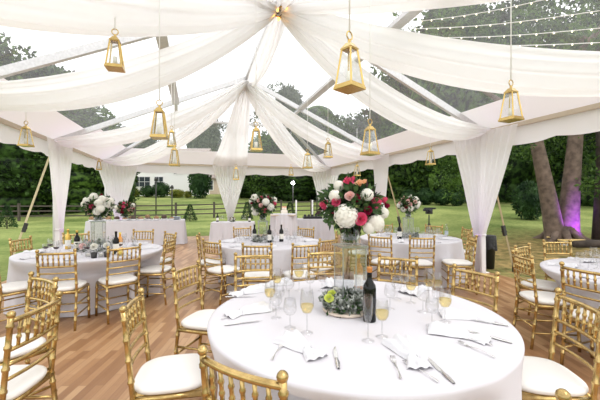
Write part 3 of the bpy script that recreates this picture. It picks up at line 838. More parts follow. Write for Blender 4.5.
def flower_stand(c, h, w, label, z0=TH):
    s_ = thing('flower_stand', label, 'stand', c + Vector((0, 0, z0)), .25)
    for k in range(4):
        a = k*PI/2; m = MB(); m.box((math.cos(a)*w/2, math.sin(a)*w/2, h/2), (.006, w, h), a); obj('glass_side', m, 'glassf', s_, False)
        m = MB(); m.box((math.cos(a+PI/4)*w*.7071, math.sin(a+PI/4)*w*.7071, h/2), (.007, .007, h), a); obj('edge_strip', m, 'edge', s_, False)
    m = MB(); m.box((0, 0, h+.004), (w+.02, w+.02, .008)); obj('top_plate', m, 'glassf', s_, False)
    m = MB()
    for i in (-1, 1): m.box((i*(w/2+.01), 0, h+.004), (.006, w+.026, .010)); m.box((0, i*(w/2+.01), h+.004), (w+.026, .006, .010))
    obj('plate_rim', m, 'edge', s_, False)
def vase(c, z0, r, h, label):
    v = thing('flower_vase', label, 'vase', c + Vector((0, 0, z0)))
    m = MB(); m.lathe([(.001, .004), (r*.96, .004), (r, .012), (r, h), (r-.004, h), (r-.004, .014), (.001, .014)], 24); obj('glass_body', m, 'glassf', v)
    m = MB(); rr = random.Random(5)
    for _ in range(26):
        a, b = rr.uniform(0, 6.28), rr.uniform(0, 6.28); m.tube([(r*.7*math.cos(a), r*.7*math.sin(a), .02), (r*.6*math.cos(b), r*.6*math.sin(b), h)], .004, 5)
    for _ in range(60):
        d = rdir(rr); m.leaf(Vector((d.x*r*.7, d.y*r*.7, h*rr.uniform(.25, .95))), (d + Vector((0, 0, .8))).normalized(), rdir(rr), r*.6, r*.3)
    obj('stems', m, 'leafnear', v)
# front bouquet
PX = 145.0; bc = Vector((.345, 2.33, 0))
flower_stand(bc, .43, .165, 'clear glass column carrying the pink bouquet on the front table')
vase(bc, TH+.439, .068, .13, 'clear glass vase of stems under the pink bouquet')
bq = thing('flower_arrangement', 'large bouquet of white hydrangeas and bright pink roses on front table', 'flowers', (bc.x, bc.y, 1.455))
def bpos(px, py, dy): 
    Y = bc.y + dy
    return Vector(((px-300)/F*Y - bc.x, dy, H-(py-HY)/F*Y - 1.455))
for k, mat, px, py, r_, dy in [('h', 'petalw', 346, 216, .080, -.15), ('h', 'petalw', 376, 223, .056, -.12), ('h', 'petalw', 369, 228, .040, -.13), ('h', 'petalw', 335, 196, .042, -.12), ('h', 'petalw', 339, 186, .038, -.06), ('h', 'petalw', 367, 195, .044, -.12), ('h', 'petalw', 383, 213, .04, -.02),
    ('r', 'petalp', 348, 183, .040, -.08), ('r', 'petalp', 353, 181, .03, -.02), ('r', 'petalp', 325, 205, .036, -.05), ('r', 'petalp', 361, 219, .042, -.17), ('r', 'petalp', 375, 203, .042, -.10), ('r', 'petalp', 336, 202, .032, -.14), ('r', 'petalp', 383, 200, .03, .0), ('r', 'petalb', 350, 196, .034, -.15),
    ('r', 'petalc', 359, 184, .03, -.09), ('r', 'petalc', 364, 183, .026, -.06), ('r', 'petalr', 356, 198, .03, -.14), ('r', 'petalr', 368, 210, .03, -.15), ('r', 'petalr', 386, 206, .026, 0),
    ('h', 'petalw', 345, 200, .06, .16), ('h', 'petalw', 368, 212, .06, .15), ('r', 'petalp', 356, 190, .04, .15), ('r', 'petalp', 335, 214, .04, .12)]:
    q = bpos(px, py, dy); blossom(bq, k, mat, q, r_, q + Vector((0, 0, .05)))
obj('leaves', foliage_ball(700, .178, .075, .036, 3, (1.08, 1, .88)), 'leafa', bq)
obj('dark_leaves', foliage_ball(90, .185, .07, .032, 4, (1.08, 1, .9)), 'leafdark', bq, label='dark plum leaves')
rr = random.Random(11)
for _ in range(18):
    m = MB()
    d = rdir(rr); d.z = abs(d.z)*.6 - .1; p_ = Vector((d.x*.14, d.y*.14, d.z*.14)); L_ = rr.uniform(.08, .13)
    m.tube([p_, p_ + d*L_], .0016, 4)
    for k in range(7): m.leaf(p_ + d*L_*(.3+.1*k), (d + rdir(rr)*.9).normalized(), rdir(rr), .035, .016)
    obj('leaf_sprig', m, 'leafa', bq)
# wreath on the front table
wr = thing('table_wreath', 'ring of silvery grey leaves around the glass column on front table', 'wreath', (bc.x - .035, bc.y - .055, TH))
m = MB(); rr = random.Random(8)
for _ in range(1300):
    a = rr.uniform(0, 2*PI); q = rr.uniform(0, 2*PI); w = .055*math.sqrt(rr.random())
    c = Vector(((.112 + w*math.cos(q))*math.cos(a), (.112 + w*math.cos(q))*math.sin(a), .070 + w*math.sin(q)*.95))
    m.leaf(c, (rdir(rr) + Vector((math.cos(a)*.4, math.sin(a)*.4, .3))).normalized(), rdir(rr), .036, .017)
m.v = [(x, y, max(.004, z)) for x, y, z in m.v]
obj('leaves', m, 'leafs', wr)
m = MB()
for _ in range(260):
    a = rr.uniform(0, 2*PI); q = rr.uniform(0, 2*PI); w = .055*math.sqrt(rr.random())
    c = Vector(((.112 + w*math.cos(q))*math.cos(a), (.112 + w*math.cos(q))*math.sin(a), .058 + w*math.sin(q)*.95))
    m.leaf(c, rdir(rr), rdir(rr), .045, .022)
m.v = [(x, y, max(.004, z)) for x, y, z in m.v]
obj('dark_leaves', m, 'leafa', wr, label='dark green leaves')
m = MB(); m.lathe([(.06, .003), (.15, .003), (.158, .012), (.154, .022), (.06, .02)], 40); obj('wooden_ring', m, 'paleWood', wr)
for px, py, mt in ((332, 294, 'petaly'), (336, 291, 'petalw'), (329, 298, 'petaly')):
    q = at(px, py, TH+.115); blossom(wr, 'r', mt, q - wr.location, .030, (0, -.6, .7))

def small_arrangement(c, zc, rad, label, seed, mats):
    rr = random.Random(seed); a_ = thing('flower_arrangement', label, 'flowers', c + Vector((0, 0, zc)))
    obj('leaves', foliage_ball(620, rad*.92, rad*.36, rad*.17, seed, (1, 1, .85)), 'leafa', a_)
    obj('dark_leaves', foliage_ball(40, rad*.9, rad*.36, rad*.16, seed+1, (1, 1, .85)), 'leafdark', a_, label='dark plum leaves')
    n = 26
    for i in range(n):
        z = 1 - 1.75*(i+.5)/n; a = i*2.39996 + rr.uniform(-.3, .3); q = math.sqrt(max(0, 1-z*z)); d = Vector((q*math.cos(a), q*math.sin(a), z*.85))
        mt = mats[rr.randrange(len(mats))]
        big = mt == 'petalw' and rr.random() < .7
        blossom(a_, 'h' if big else 'r', mt, d*rad*rr.uniform(.72, .92), rad*(.29 if big else rr.uniform(.14, .20)), d)
cB, cC, cD = Vector((-2.99, 5.0, 0)), Vector((-.66, 5.98, 0)), Vector((2.12, 6.6, 0))
mix = ['petalw', 'petalw', 'petalw', 'petalb', 'petalw', 'petalb', 'petalr', 'petalw', 'petalp']
flower_stand(cB, .42, .15, 'clear glass column under the tall flowers of the left table'); vase(cB, TH+.429, .06, .12, 'clear vase under the tall flowers of the left table')
small_arrangement(cB, 1.40, .205, 'tall round arrangement of white and burgundy flowers on left table', 21, mix)
flower_stand(cC, .36, .15, 'clear glass column under the flowers of the middle table'); vase(cC, TH+.369, .06, .12, 'clear vase under the flowers of the middle table')
small_arrangement(cC, 1.40, .235, 'round arrangement of burgundy and white flowers on middle table', 31, ['petalw', 'petalw', 'petalr', 'petalr', 'petalb', 'petalp'])
flower_stand(cD, .38, .14, 'clear glass column under the flowers of the middle right table'); vase(cD, TH+.389, .055, .12, 'clear vase under the flowers of middle right table')
small_arrangement(cD, 1.40, .205, 'round arrangement of white and blush flowers on middle right table', 41, ['petalw', 'petalw', 'petalb', 'petalb', 'petalr'])
q = T(-2.22, 12.1); cF = Vector((q.x, q.y, 0)); vase(cF, .803, .08, .22, 'clear vase of the flowers standing on the buffet')
small_arrangement(cF, 1.20, .27, 'arrangement of pink and white flowers on the buffet behind the left table', 51, ['petalw', 'petalw', 'petalp', 'petalp', 'petalb', 'petalr'])
small_arrangement(BT + Vector((-.02, -.12, 0)), .84, .10, 'low posy of white flowers among the bottles before the back drape', 61, ['petalw', 'petalw', 'petalb'])

# ------------------------------------------------------------------ glassware, bottles, napkins, cutlery
def wine_glass_proto(name, cat, h, rb, fill=None, fmat='champagne', flute=False):
    r = thing(name, None, cat)
    if flute: prof = [(.004, h*.36), (rb*.55, h*.42), (rb*.85, h*.55), (rb, h*.75), (rb*.92, h)]; sz = .36
    else: prof = [(.004, h*.44), (rb*.62, h*.47), (rb*.95, h*.58), (rb, h*.68), (rb*.9, h*.86), (rb*.78, h)]; sz = .44
    m = MB(); m.lathe(prof, 20); obj('bowl', m, 'glass', r)
    m = MB(); m.lathe([(.034, .001), (.034, .003), (.012, .007), (.0042, .016), (.0038, h*sz)], 16); obj('stem', m, 'glass', r)
    if fill:
        zt = h*fill; pp = []
        for (r0, z0), (r1, z1) in zip(prof, prof[1:]):
            pp.append((r0*.95, z0+.002))
            if z1 > zt: pp.append(((r0 + (r1-r0)*(zt-z0)/(z1-z0))*.95, zt)); break
        pp.append((.0005, zt)); m = MB(); m.lathe(pp, 20); obj('wine', m, fmat, r, label='pale gold wine' if fmat == 'champagne' else 'dark red wine')
    return r
mk_full = Maker(wine_glass_proto('wine_glass', 'glass', .205, .038, .70))
mk_flute = Maker(wine_glass_proto('champagne_glass', 'glass', .250, .040, .64))
mk_tall = Maker(wine_glass_proto('tall_glass', 'glass', .245, .027, None, flute=True))
mk_empty = Maker(wine_glass_proto('water_goblet', 'glass', .175, .040))
mk_red = None
def tpl(px, py): return at(px, py, TH+.001)
GA = 'glasses on the front table'
for mk, px, py, lab in [
    (mk_flute, 307, 333, 'large tulip glass with pale wine, nearest glass left of the front wreath'),
    (mk_empty, 290, 328, 'empty goblet just left of the nearest large tulip glass'),
    (mk_full, 270, 311, 'wine glass with pale wine at left side of front table'),
    (mk_empty, 279, 309, 'empty goblet beside the pale wine glass at left of front table'),
    (mk_empty, 276, 318, 'empty goblet in front of the pale wine glass at left of front table'),
    (mk_full, 277, 295, 'wine glass with pale wine behind the left cluster on front table'),
    (mk_empty, 289, 299, 'empty goblet between left cluster and the far edge, front table'),
    (mk_empty, 286, 291, 'empty goblet farthest left by the far edge of front table'),
    (mk_flute, 299, 291, 'large tulip glass at the far edge left of the silvery wreath'),
    (mk_empty, 310, 293, 'empty goblet at the far edge beside a large tulip glass, left of wreath'),
    (mk_empty, 322, 291, 'empty goblet at the far edge behind the silvery wreath'),
    (mk_tall, 368, 341, 'tall empty glass standing before the dark wine bottle, nearest the camera'),
    (mk_full, 382, 337, 'wine glass with pale wine just right of the dark bottle'),
    (mk_empty, 390, 309, 'empty goblet behind the pale wine glass right of the bottle'),
    (mk_empty, 397, 299, 'empty goblet right of the bottle towards the far edge'),
    (mk_full, 411, 303, 'wine glass with pale wine at the far edge, right of bottle'),
    (mk_empty, 404, 292, 'empty goblet at the far edge before a far gold chair'),
    (mk_empty, 423, 312, 'empty goblet in the right cluster of front table, left one'),
    (mk_empty, 432, 326, 'empty goblet in the right cluster of front table, nearest'),
    (mk_full, 445, 322, 'wine glass with pale wine at right of front table'),
    (mk_empty, 438, 311, 'empty goblet in the right cluster of front table, far one'),
    (mk_flute, 429, 302, 'large tulip glass at the right far edge of front table'),
    (mk_full, 437, 300, 'wine glass with pale wine nearest the right far chair'),
    ]:
    mk(tpl(px, py), R.uniform(0, 6), lab, GA)
def bottle(loc, h, r, mat, label, group=None, lab_mat='label', foil=None, rot=0.0):
    b = thing('wine_bottle', label, 'bottle', loc, rot, group)
    m = MB(); m.lathe([(.001, 0), (r*.96, 0), (r, .006), (r, h*.60), (r*.92, h*.66), (r*.5, h*.745), (r*.38, h*.78), (r*.37, h*.96), (r*.43, h*.965), (r*.43, h*.995), (.001, h)], 22); obj('body', m, mat, b)
    m = MB(); m.lathe([(r*1.012, h*.16), (r*1.012, h*.46)], 22); obj('label_band', m, lab_mat, b)
    m = MB(); m.lathe([(r*.39, h*.90), (r*.46, h*.96), (r*.46, h*1.0), (.001, h*1.003)], 16); obj('foil_cap', m, foil or mat, b)
    return b
q = at(369.5, 321, TH); bottle(q + Vector((0, 0, .001)), .335, .040, 'bottle', 'dark red wine bottle standing on the front table', foil='amber', lab_mat='black')
q = at(358.5, 291, TH); bottle(q + Vector((.0, .0, .001)), .30, .036, 'amber', 'amber bottle seen behind the glass column on front table', foil='goldfoil')

def napkin_proto(seed):
    rr = random.Random(seed); m = MB(); ph = rr.uniform(0, 6)
    def fn(u, v):                              # gathered at one third, fanned out at both ends
        x = u*.30 - .10; w = .020 + (.070*((x/.20))**.8 if x > 0 else .040*(-x/.10))
        a = (v-.5)*2; y = a*w
        up = .012 + .030*(1-abs(a)**2)*(1 if x > 0 else .6) + .010*math.sin(a*9+ph)*min(1, abs(x)*9) + .004*math.sin(u*14+ph+v*3)
        z = max(.001, up*(.85 if u < .97 and u > .03 else .45))
        if abs(a) > .93: z *= .35
        return (x - .02*a*a*(1 if x > 0 else -1), y, z)
    m.grid(fn, 22, 34)
    return m
npm = [napkin_proto(k).mesh('napkin') for k in (1, 2, 3)]
for me in npm: me.materials.append(M['napkin'])
def napkin(loc, rz, label, group, k=0, sc=1.0):
    o = bpy.data.objects.new('napkin', npm[k % 3]); COL.objects.link(o); o.location = loc; o.rotation_euler = (0, 0, rz); o.scale = (sc, sc, sc)
    mo = None
    return tag(o, label, 'napkin', group)
def seg_ang(a, b): return math.atan2(b.y-a.y, b.x-a.x)
NG = 'napkins on the front table'
for k, (p0, p1, lab) in enumerate([
    ((322, 362), (290, 340), 'fanned white napkin at the near place left of centre, front table'),
    ((224, 318), (262, 309), 'white napkin at the leftmost place of the front table'),
    ((226, 298), (262, 289), 'white napkin at the second place along the left rim, front table'),
    ((428, 378), (396, 340), 'fanned white napkin at the nearest place, right of centre, front table'),
    ((492, 343), (440, 331), 'white napkin at the right rim place, before the corner chair'),
    ((492, 321), (455, 316), 'white napkin at the right far place, before the far chair'),
    ((262, 287), (280, 284), 'small-looking white napkin at the far left place of front table'),
    ((330, 281), (331, 286), 'white napkin at the far place behind the glass column'),
    ((425, 289), (415, 292), 'white napkin at the far place right of the bottle')]):
    a, b = tpl(*p0), tpl(*p1); c = a.lerp(b, .42)
    napkin(c, seg_ang(a, b), lab, NG, k, 1.05)
def knife_proto():
    r = thing('table_knife', None, 'knife')
    m = MB(); m.grid(lambda u, v: (-.115 + .10*u, (v-.5)*(.016 - .004*math.cos(u*6)), .004 + .004*math.sin(PI*v)), 8, 6); m.grid(lambda u, v: (-.115 + .10*u, (v-.5)*(.016 - .004*math.cos(u*6)), .001), 8, 2); obj('handle', m, 'steel', r)
    m = MB(); m.grid(lambda u, v: (-.015 + .13*u, -.008 + .019*v*(1-u**5), .004 - .002*v), 10, 3); obj('blade', m, 'steel', r)
    return r
def fork_proto():
    r = thing('table_fork', None, 'fork')
    m = MB(); m.grid(lambda u, v: (-.105 + .13*u, (v-.5)*(.013 - .008*math.sin(PI*u*.95)), .003 + .006*math.sin(PI*u) + .002*math.sin(PI*v)), 10, 4); obj('handle', m, 'steel', r)
    m = MB(); m.grid(lambda u, v: (.025 + .03*u, (v-.5)*(.006 + .018*u**.7), .003 - .002*math.sin(PI*u)), 5, 4)
    for k in range(4): m.beam((.053, -.0095+.0063*k, .003), (.095, -.0095+.0063*k, .008), .0035, .0015)
    obj('tines', m, 'steel', r)
    return r
mk_knife, mk_fork = Maker(knife_proto()), Maker(fork_proto())
CG = 'cutlery on the front table'
for mk, p0, p1, lab in [
    (mk_knife, (223, 326), (263, 321), 'steel knife nearest the left rim of the front table'),
    (mk_fork, (214, 321), (258, 312), 'steel fork under the leftmost napkin of the front table'),
    (mk_knife, (224, 297.5), (257, 297), 'steel knife at the second place along the left rim'),
    (mk_fork, (228, 293), (252, 291.5), 'steel fork at the second place along the left rim'),
    (mk_fork, (273, 359), (283, 344), 'steel fork left of the near fanned napkin, front table'),
    (mk_knife, (339, 371), (334, 346), 'steel knife lying alone between the two near napkins'),
    (mk_fork, (402, 383), (391, 354), 'steel fork left of the nearest fanned napkin, right of centre'),
    (mk_knife, (453, 383), (428, 359), 'steel knife right of the nearest fanned napkin'),
    (mk_fork, (437, 382), (404, 362), 'second steel fork tucked under the nearest fanned napkin'),
    (mk_knife, (513, 344), (466, 331), 'long steel knife at the right rim of the front table'),
    (mk_fork, (496, 347), (446, 335), 'steel fork beside the right rim napkin'),
    (mk_fork, (492, 357), (460, 343), 'steel fork nearest the camera at the right rim place'),
    (mk_knife, (503, 325.5), (470, 320), 'steel knife at the right far place of front table'),
    (mk_fork, (492, 318), (455, 317), 'steel fork at the right far place of front table')]:
    a, b = tpl(*p0), tpl(*p1); c = a.lerp(b, .5)
    mk(c + Vector((0, 0, .002)), seg_ang(a, b), lab, CG, 1.0)

# far tables: glasses and napkins at each place, single small meshes
def whole_glass(h, rb):
    m = MB(); m.lathe([(.034, .001), (.012, .007), (.005, .016), (.005, h*.44), (rb*.62, h*.47), (rb, h*.62), (rb*.95, h*.8), (rb*.8, h)], 14); me = m.mesh('wine_glass'); me.materials.append(M['glass']); return me
wg1, wg2 = whole_glass(.20, .038), whole_glass(.16, .042)
rwm = MB(); rwm.lathe([(.004, .09), (.024, .095), (.036, .118), (.0005, .118)], 14); rwm = rwm.mesh('wine'); rwm.materials.append(M['redwine'])
def simple(name, me, loc, rz, label, cat, group, sc=1.0):
    o = bpy.data.objects.new(name, me); COL.objects.link(o); o.location = loc; o.rotation_euler = (0, 0, rz); o.scale = (sc, sc, sc)
    return tag(o, label, cat, group)
def sector(a):                              # which side of a table as the camera sees it
    k = int(((a + PI/8) % (2*PI))/(PI/4)) % 8
    return ('right', 'far right', 'far', 'far left', 'left', 'near left', 'near', 'near right')[k]
def dress(c, tabname, n, a0, seed, skip=lambda x, y: False, red=()):
    rr = random.Random(seed)
    for i in range(n):
        a = a0 + 2*PI*i/n; sd = sector(a)
        def P(r_, da): return c + Vector((r_*math.cos(a+da), r_*math.sin(a+da), TH+.001))
        q = P(.79, 0)
        if not skip(q.x, q.y):
            napkin(q, a + PI + rr.uniform(-.3, .3), 'folded white napkin at the %s place of the %s' % (sd, tabname), 'napkins on the ' + tabname, i, .95)
        for j, (r_, da, me, what) in enumerate(((.53, .16, wg1, 'tall clear wine glass'), (.58, -.14, wg2, 'short clear goblet'), (.44, -.03, wg2, 'inner clear goblet'))):
            q = P(r_, da)
            if skip(q.x, q.y): continue
            isred = (i, j) in red
            o = simple('wine_glass' if j == 0 else 'water_goblet', me, q, rr.uniform(0, 6), '%s%s at the %s place of the %s' % (what, ' of red wine' if isred else '', sd, tabname), 'glass', 'glasses on the ' + tabname)
            if isred: obj('wine', rwm, 'redwine', o, label='dark red wine')
dress(B_, 'left table', 8, .25, 5, red={(4, 0), (5, 0), (5, 1), (6, 0), (3, 0), (7, 0)})
dress(C_, 'middle table', 8, .1, 6)
dress(D_, 'middle right table', 8, .3, 7)
dress(E_, 'right edge table', 8, .2, 8, skip=lambda x, y: (x/y)*F > 312)
BG = 'bottles on the left table'
for px, py, h, mt, fo, lab in [(116, 254, .31, 'bottle', 'bottle', 'dark wine bottle at right of left table, beside the orange drink'),
    (77, 251, .30, 'bottle', 'goldfoil', 'dark wine bottle at the centre left of left table'),
    (68, 249, .30, 'goldfoil', 'goldfoil', 'gold bottle behind the near chairs of left table'),
    (120, 250, .26, 'orange', 'yellow', 'orange drink bottle at right of left table')]:
    bottle(at(px, py, TH+.001), h, .038, mt, lab, BG, foil=fo)
def tumbler(loc, mat, label, group):
    t = thing('tumbler', label, 'glass', loc, 0, group)
    m = MB(); m.lathe([(.03, .001), (.036, .10), (.034, .10), (.029, .006)], 18, cap=True); obj('glass_body', m, 'glass', t)
    m = MB(); m.lathe([(.001, .008), (.029, .008), (.033, .075), (.001, .075)], 18); obj('drink', m, mat, t)
tumbler(at(120, 256, TH+.001), 'yellow', 'tumbler of yellow drink at right of left table', 'tumblers')
for k, (px, py) in enumerate(((88, 257), (94, 258), (101, 257), (107, 257))):
    lab = ('first', 'second', 'third', 'fourth')[k] + ' from left of the small dark votive cups on the left table'
    t = thing('votive_cup', lab, 'candle holder', at(px, py, TH+.001), 0, 'votives on the left table')
    m = MB(); m.lathe([(.001, .0), (.032, .001), (.04, .07), (.036, .07), (.028, .008), (.001, .008)], 16); obj('cup', m, 'dark' if k % 2 else 'glass', t)
    m = MB(); m.tube([(0, 0, .009), (0, 0, .045)], .025, 12); obj('candle', m, 'candle', t)
low = thing('flower_arrangement', 'low cream flower ring at the foot of the left table stand', 'flowers', cB + Vector((0, -.0, TH+.05)))
m = MB(); rr = random.Random(77)
for _ in range(300):
    a = rr.uniform(0, 6.28); c = Vector((.24*math.cos(a), .24*math.sin(a), rr.uniform(-.04, .07))); m.leaf(c, rdir(rr), rdir(rr), .07, .035)
m.v = [(x, y, max(-.046, z)) for x, y, z in m.v]
obj('leaves', m, 'leafs', low)
for k in range(10): blossom(low, 'r', ('petalw', 'petalb', 'petalw')[k % 3], (.26*math.cos(k*.63), .26*math.sin(k*.63), .035), .05, (math.cos(k*.63), math.sin(k*.63), .8))
for cc, nm in ((cC, 'middle table'), (cD, 'middle right table')):
    low = thing('table_wreath', 'silvery leaf ring at the flower stand of the ' + nm, 'wreath', cc + Vector((0, 0, TH+.05)))
    m = MB()
    for _ in range(300):
        a = rr.uniform(0, 6.28); c = Vector((.16*math.cos(a), .16*math.sin(a), rr.uniform(-.04, .04))); m.leaf(c, rdir(rr), rdir(rr), .06, .03)
    m.v = [(x, y, max(-.046, z)) for x, y, z in m.v]
    obj('leaves', m, 'leafs', low)
for c, lab, gr in ((C_ + Vector((-.02, -.10, 0)), 'dark wine bottle left of the flower stand on middle table', 'bottles on the middle table'), (C_ + Vector((.18, .02, 0)), 'dark wine bottle right of flower stand on middle table', 'bottles on the middle table'),
                   (C_ + Vector((-.30, .05, 0)), 'dark wine bottle behind the flower stand on middle table', 'bottles on the middle table')):
    bottle(Vector((c.x+ .02, c.y, TH+.001)), .30, .038, 'bottle', lab, gr)
bottle(at(399.5, 239, TH+.001), .31, .040, 'bottle', 'dark wine bottle on the middle right table beside its flower stand', lab_mat='label')
bottle(at(446.5, 236.5, TH+.001), .25, .034, 'glass', 'clear bottle at the right rim of the middle right table', lab_mat='bluegrey')
bottle(Vector((BT.x-.52, BT.y, .762)), .28, .04, 'bottle', 'dark bottle at the left end of the drinks table', 'bottles on the drinks table')
bottle(Vector((BT.x+.52, BT.y, .762)), .26, .04, 'bottle', 'dark bottle at the right end of the drinks table', 'bottles on the drinks table')
for k, dx in enumerate((-.42, -.33, .30, .39)):
    t = simple('wine_glass', wg1, (BT.x+dx, BT.y+.05*(-1)**k, .762), 0, ('first', 'second', 'third', 'fourth')[k] + ' clear glass from the left on the drinks table', 'glass', 'glasses on the drinks table')

# buffet dishes
rr = random.Random(12); NM = ['first', 'second', 'third', 'fourth', 'fifth', 'sixth', 'seventh', 'eighth', 'ninth', 'tenth', 'eleventh', 'twelfth']
for row, (tt, cnt) in enumerate(((-.20, 11), (.14, 10))):
    for k in range(cnt):
        if row == 1 and k in (2, 3): continue
        q = T(-1.85 - 1.30 + 2.35*k/(cnt-1) + rr.uniform(-.01, .01), 12.2 + tt)
        d = thing('serving_dish', '%s dish from the left in the %s row on the buffet' % (NM[k], ('front', 'rear')[row]), 'dish', (q.x, q.y, .802), 0, 'dishes on the buffet')
        r_ = rr.uniform(.088, .108); kz = rr.uniform(.45, .95)
        m = MB(); m.lathe([(.001, .0), (r_*.6, .0), (r_, .05), (r_*.97, .052), (r_*.6, .012), (.001, .012)], 20); obj('bowl', m, 'china', d)
        m = MB(); m.ball((0, 0, r_*1.0), r_*.84, 12, 6, (1, 1, 1)); m.v = [(x, y, .02 + (z-.16*r_)*kz) for x, y, z in m.v]; obj('food', m, ('food', 'foodd')[k % 2], d)
q = T(-.66, 12.15)
for k in range(6):
    m = MB(); m.lathe([(.001, 0), (.08, 0), (.13, .016), (.128, .02), (.08, .006), (.001, .006)], 24)
    tag(obj('dinner_plate', m, 'bluegrey', loc=(q.x, q.y, .802 + .017*k)), ('lowest', 'second', 'third', 'fourth', 'fifth', 'top')[k] + ' plate of the pile at the right end of the buffet', 'plate', 'plates on the buffet')

# ------------------------------------------------------------------ outside: bin, shrubs, fence, houses, trees
q = at(486.5, 268, -.05); bn = thing('rubbish_bin', 'black rubbish bin with bag beside the widest drape', 'bin', (q.x, q.y, -.05))
m = MB(); m.lathe([(.001, 0), (.155, 0), (.185, .66), (.195, .67), (.195, .70), (.17, .70), (.15, .08), (.001, .08)], 24); obj('body', m, 'black', bn)
m = MB(); rr = random.Random(3)
def bagf(u, v):
    a = 2*PI*v; rd = .192 + .014*u + .012*math.sin(a*7+1)*u + .008*math.sin(a*13)*u
    return (rd*math.cos(a), rd*math.sin(a), .735 - .30*u - .03*math.sin(a*5)*u)
m.grid(bagf, 6, 48); m.lathe([(.192, .735), (.17, .72), (.12, .66)], 24); obj('bag', m, 'bagblack', bn)

def leaf_blob(m, c, rx, ry, rz_, n, size, rr, shell=.55):
    for _ in range(n):
        d = rdir(rr); q = rr.uniform(shell, 1)**.6
        p_ = Vector((c[0] + d.x*rx*q, c[1] + d.y*ry*q, c[2] + d.z*rz_*q))
        m.leaf(p_, (d + rdir(rr)*1.0).normalized(), rdir(rr), size*rr.uniform(.6, 1.3), size*rr.uniform(.4, .75))
def shrub_mesh(seed, cone, n=1100, size=.10):
    rr = random.Random(seed); m = MB()
    if cone:
        for _ in range(n):
            h = rr.random()**1.3; r_ = (1-h)*.42*rr.uniform(.5, 1) + .03; a = rr.uniform(0, 6.28)
            p_ = Vector((r_*math.cos(a), r_*math.sin(a), .05 + h*.95)); m.leaf(p_, Vector((math.cos(a), math.sin(a), .5)) + rdir(rr)*.5, rdir(rr), size, size*.35)
    else:
        leaf_blob(m, (0, 0, .5), .5, .5, .5, n, size, rr, .6)
        m.ball((0, 0, .5), .40, 12, 8)
    return m
bushm = shrub_mesh(1, False).mesh('foliage'); conem = shrub_mesh(2, True).mesh('foliage')
stem = MB(); stem.tube([(0, 0, -.1), (0, 0, .35)], .03, 6); stemm = stem.mesh('stem'); stemm.materials.append(M['barkdark'])
def shrub(px, Y, w, h, label, cone=False, mat='leafb', group=None, name='shrub'):
    x = (px-300)/F*Y; s_ = thing(name, label, 'shrub', (x, Y, gz(x, Y)), R.uniform(0, 6), group)
    k = (conem if cone else bushm)
    me = SH.get((cone, mat))
    if me is None:
        me = k.copy(); me.materials.clear(); me.materials.append(M[mat]); SH[(cone, mat)] = me
    o = bpy.data.objects.new('foliage', me); COL.objects.link(o); o.parent = s_; o.scale = (w, w, h)
    o = bpy.data.objects.new('stem', stemm); COL.objects.link(o); o.parent = s_; o.scale = (1, 1, h)
SH = {}
RB = 'round clipped bushes on the right lawn'
shrub(409, 28, 1.2, 1.2, 'clipped bush nearest the bouquet of the middle right table', group=RB)
shrub(425, 27.5, 1.35, 1.35, 'round clipped bush left of the pair between two drapes', group=RB)
shrub(442, 27, 1.35, 1.3, 'round clipped bush right of the pair between two drapes', group=RB)
shrub(457, 26.5, 1.2, 1.3, 'round clipped bush half behind the widest drape', group=RB)
shrub(529, 18, 1.5, 2.0, 'leafy dark bush left of the big tree trunk', group=RB)
YG = 'young evergreens on the lawn'
shrub(7, 17.6, 1.0, 1.2, 'young evergreen at the left edge before the fence', True, group=YG)
shrub(190, 23.5, 1.1, 1.15, 'young evergreen behind the end of the buffet', True, group=YG)
shrub(247, 25, 1.0, 1.3, 'young evergreen right of the middle back drape', True, group=YG)
shrub(290, 26, 1.2, 1.2, 'young evergreen above the cake table', True, group=YG)
HB = 'bushes along the white house'
shrub(148, 51, 2.2, 1.7, 'dark bush before the white house windows', group=HB); shrub(161, 50.5, 2.6, 2.2, 'largest dark bush before the white house', group=HB)
shrub(177, 50, 2.2, 1.2, 'yellow flowering bush at the middle of the white house', mat='leafy', group=HB); shrub(134, 51, 1.9, 1.3, 'yellow flowering bush at left of the white house', mat='leafy', group=HB)
shrub(188, 49, 1.2, 1.0, 'low yellow bush right of the house bushes', mat='leafy', group=HB)
shrub(200, 48, 3.0, 5.2, 'tall dark bush at the right corner of the white house', group=HB)

fence = thing('rail_fence', 'dark split rail fence across the lawn behind the tent', 'fence', (0, 0, 0))
FP = [(-30, 22.5), (-12, 24.5), (-4, 27), (3.4, 28.5)]
posts = []
for (x0, y0), (x1, y1) in zip(FP, FP[1:]):
    n = max(1, int(math.hypot(x1-x0, y1-y0)/2.4))
    posts += [(x0+(x1-x0)*k/n, y0+(y1-y0)*k/n) for k in range(n)]
posts.append(FP[-1])
pm = MB(); pm.beam((0, 0, -.15), (0, 0, 1.25), .13, .13); pmm = pm.mesh('post', False)
for x, y in posts: obj('post', pmm, 'fencewood', fence, False, loc=(x, y, gz(x, y)))
for (x0, y0), (x1, y1) in zip(posts, posts[1:]):
    for z in (.35, .70, 1.05):
        m = MB(); m.beam((x0, y0, gz(x0, y0)+z), (x1, y1, gz(x1, y1)+z), .05, .09); obj('rail', m, 'fencewood', fence, False)
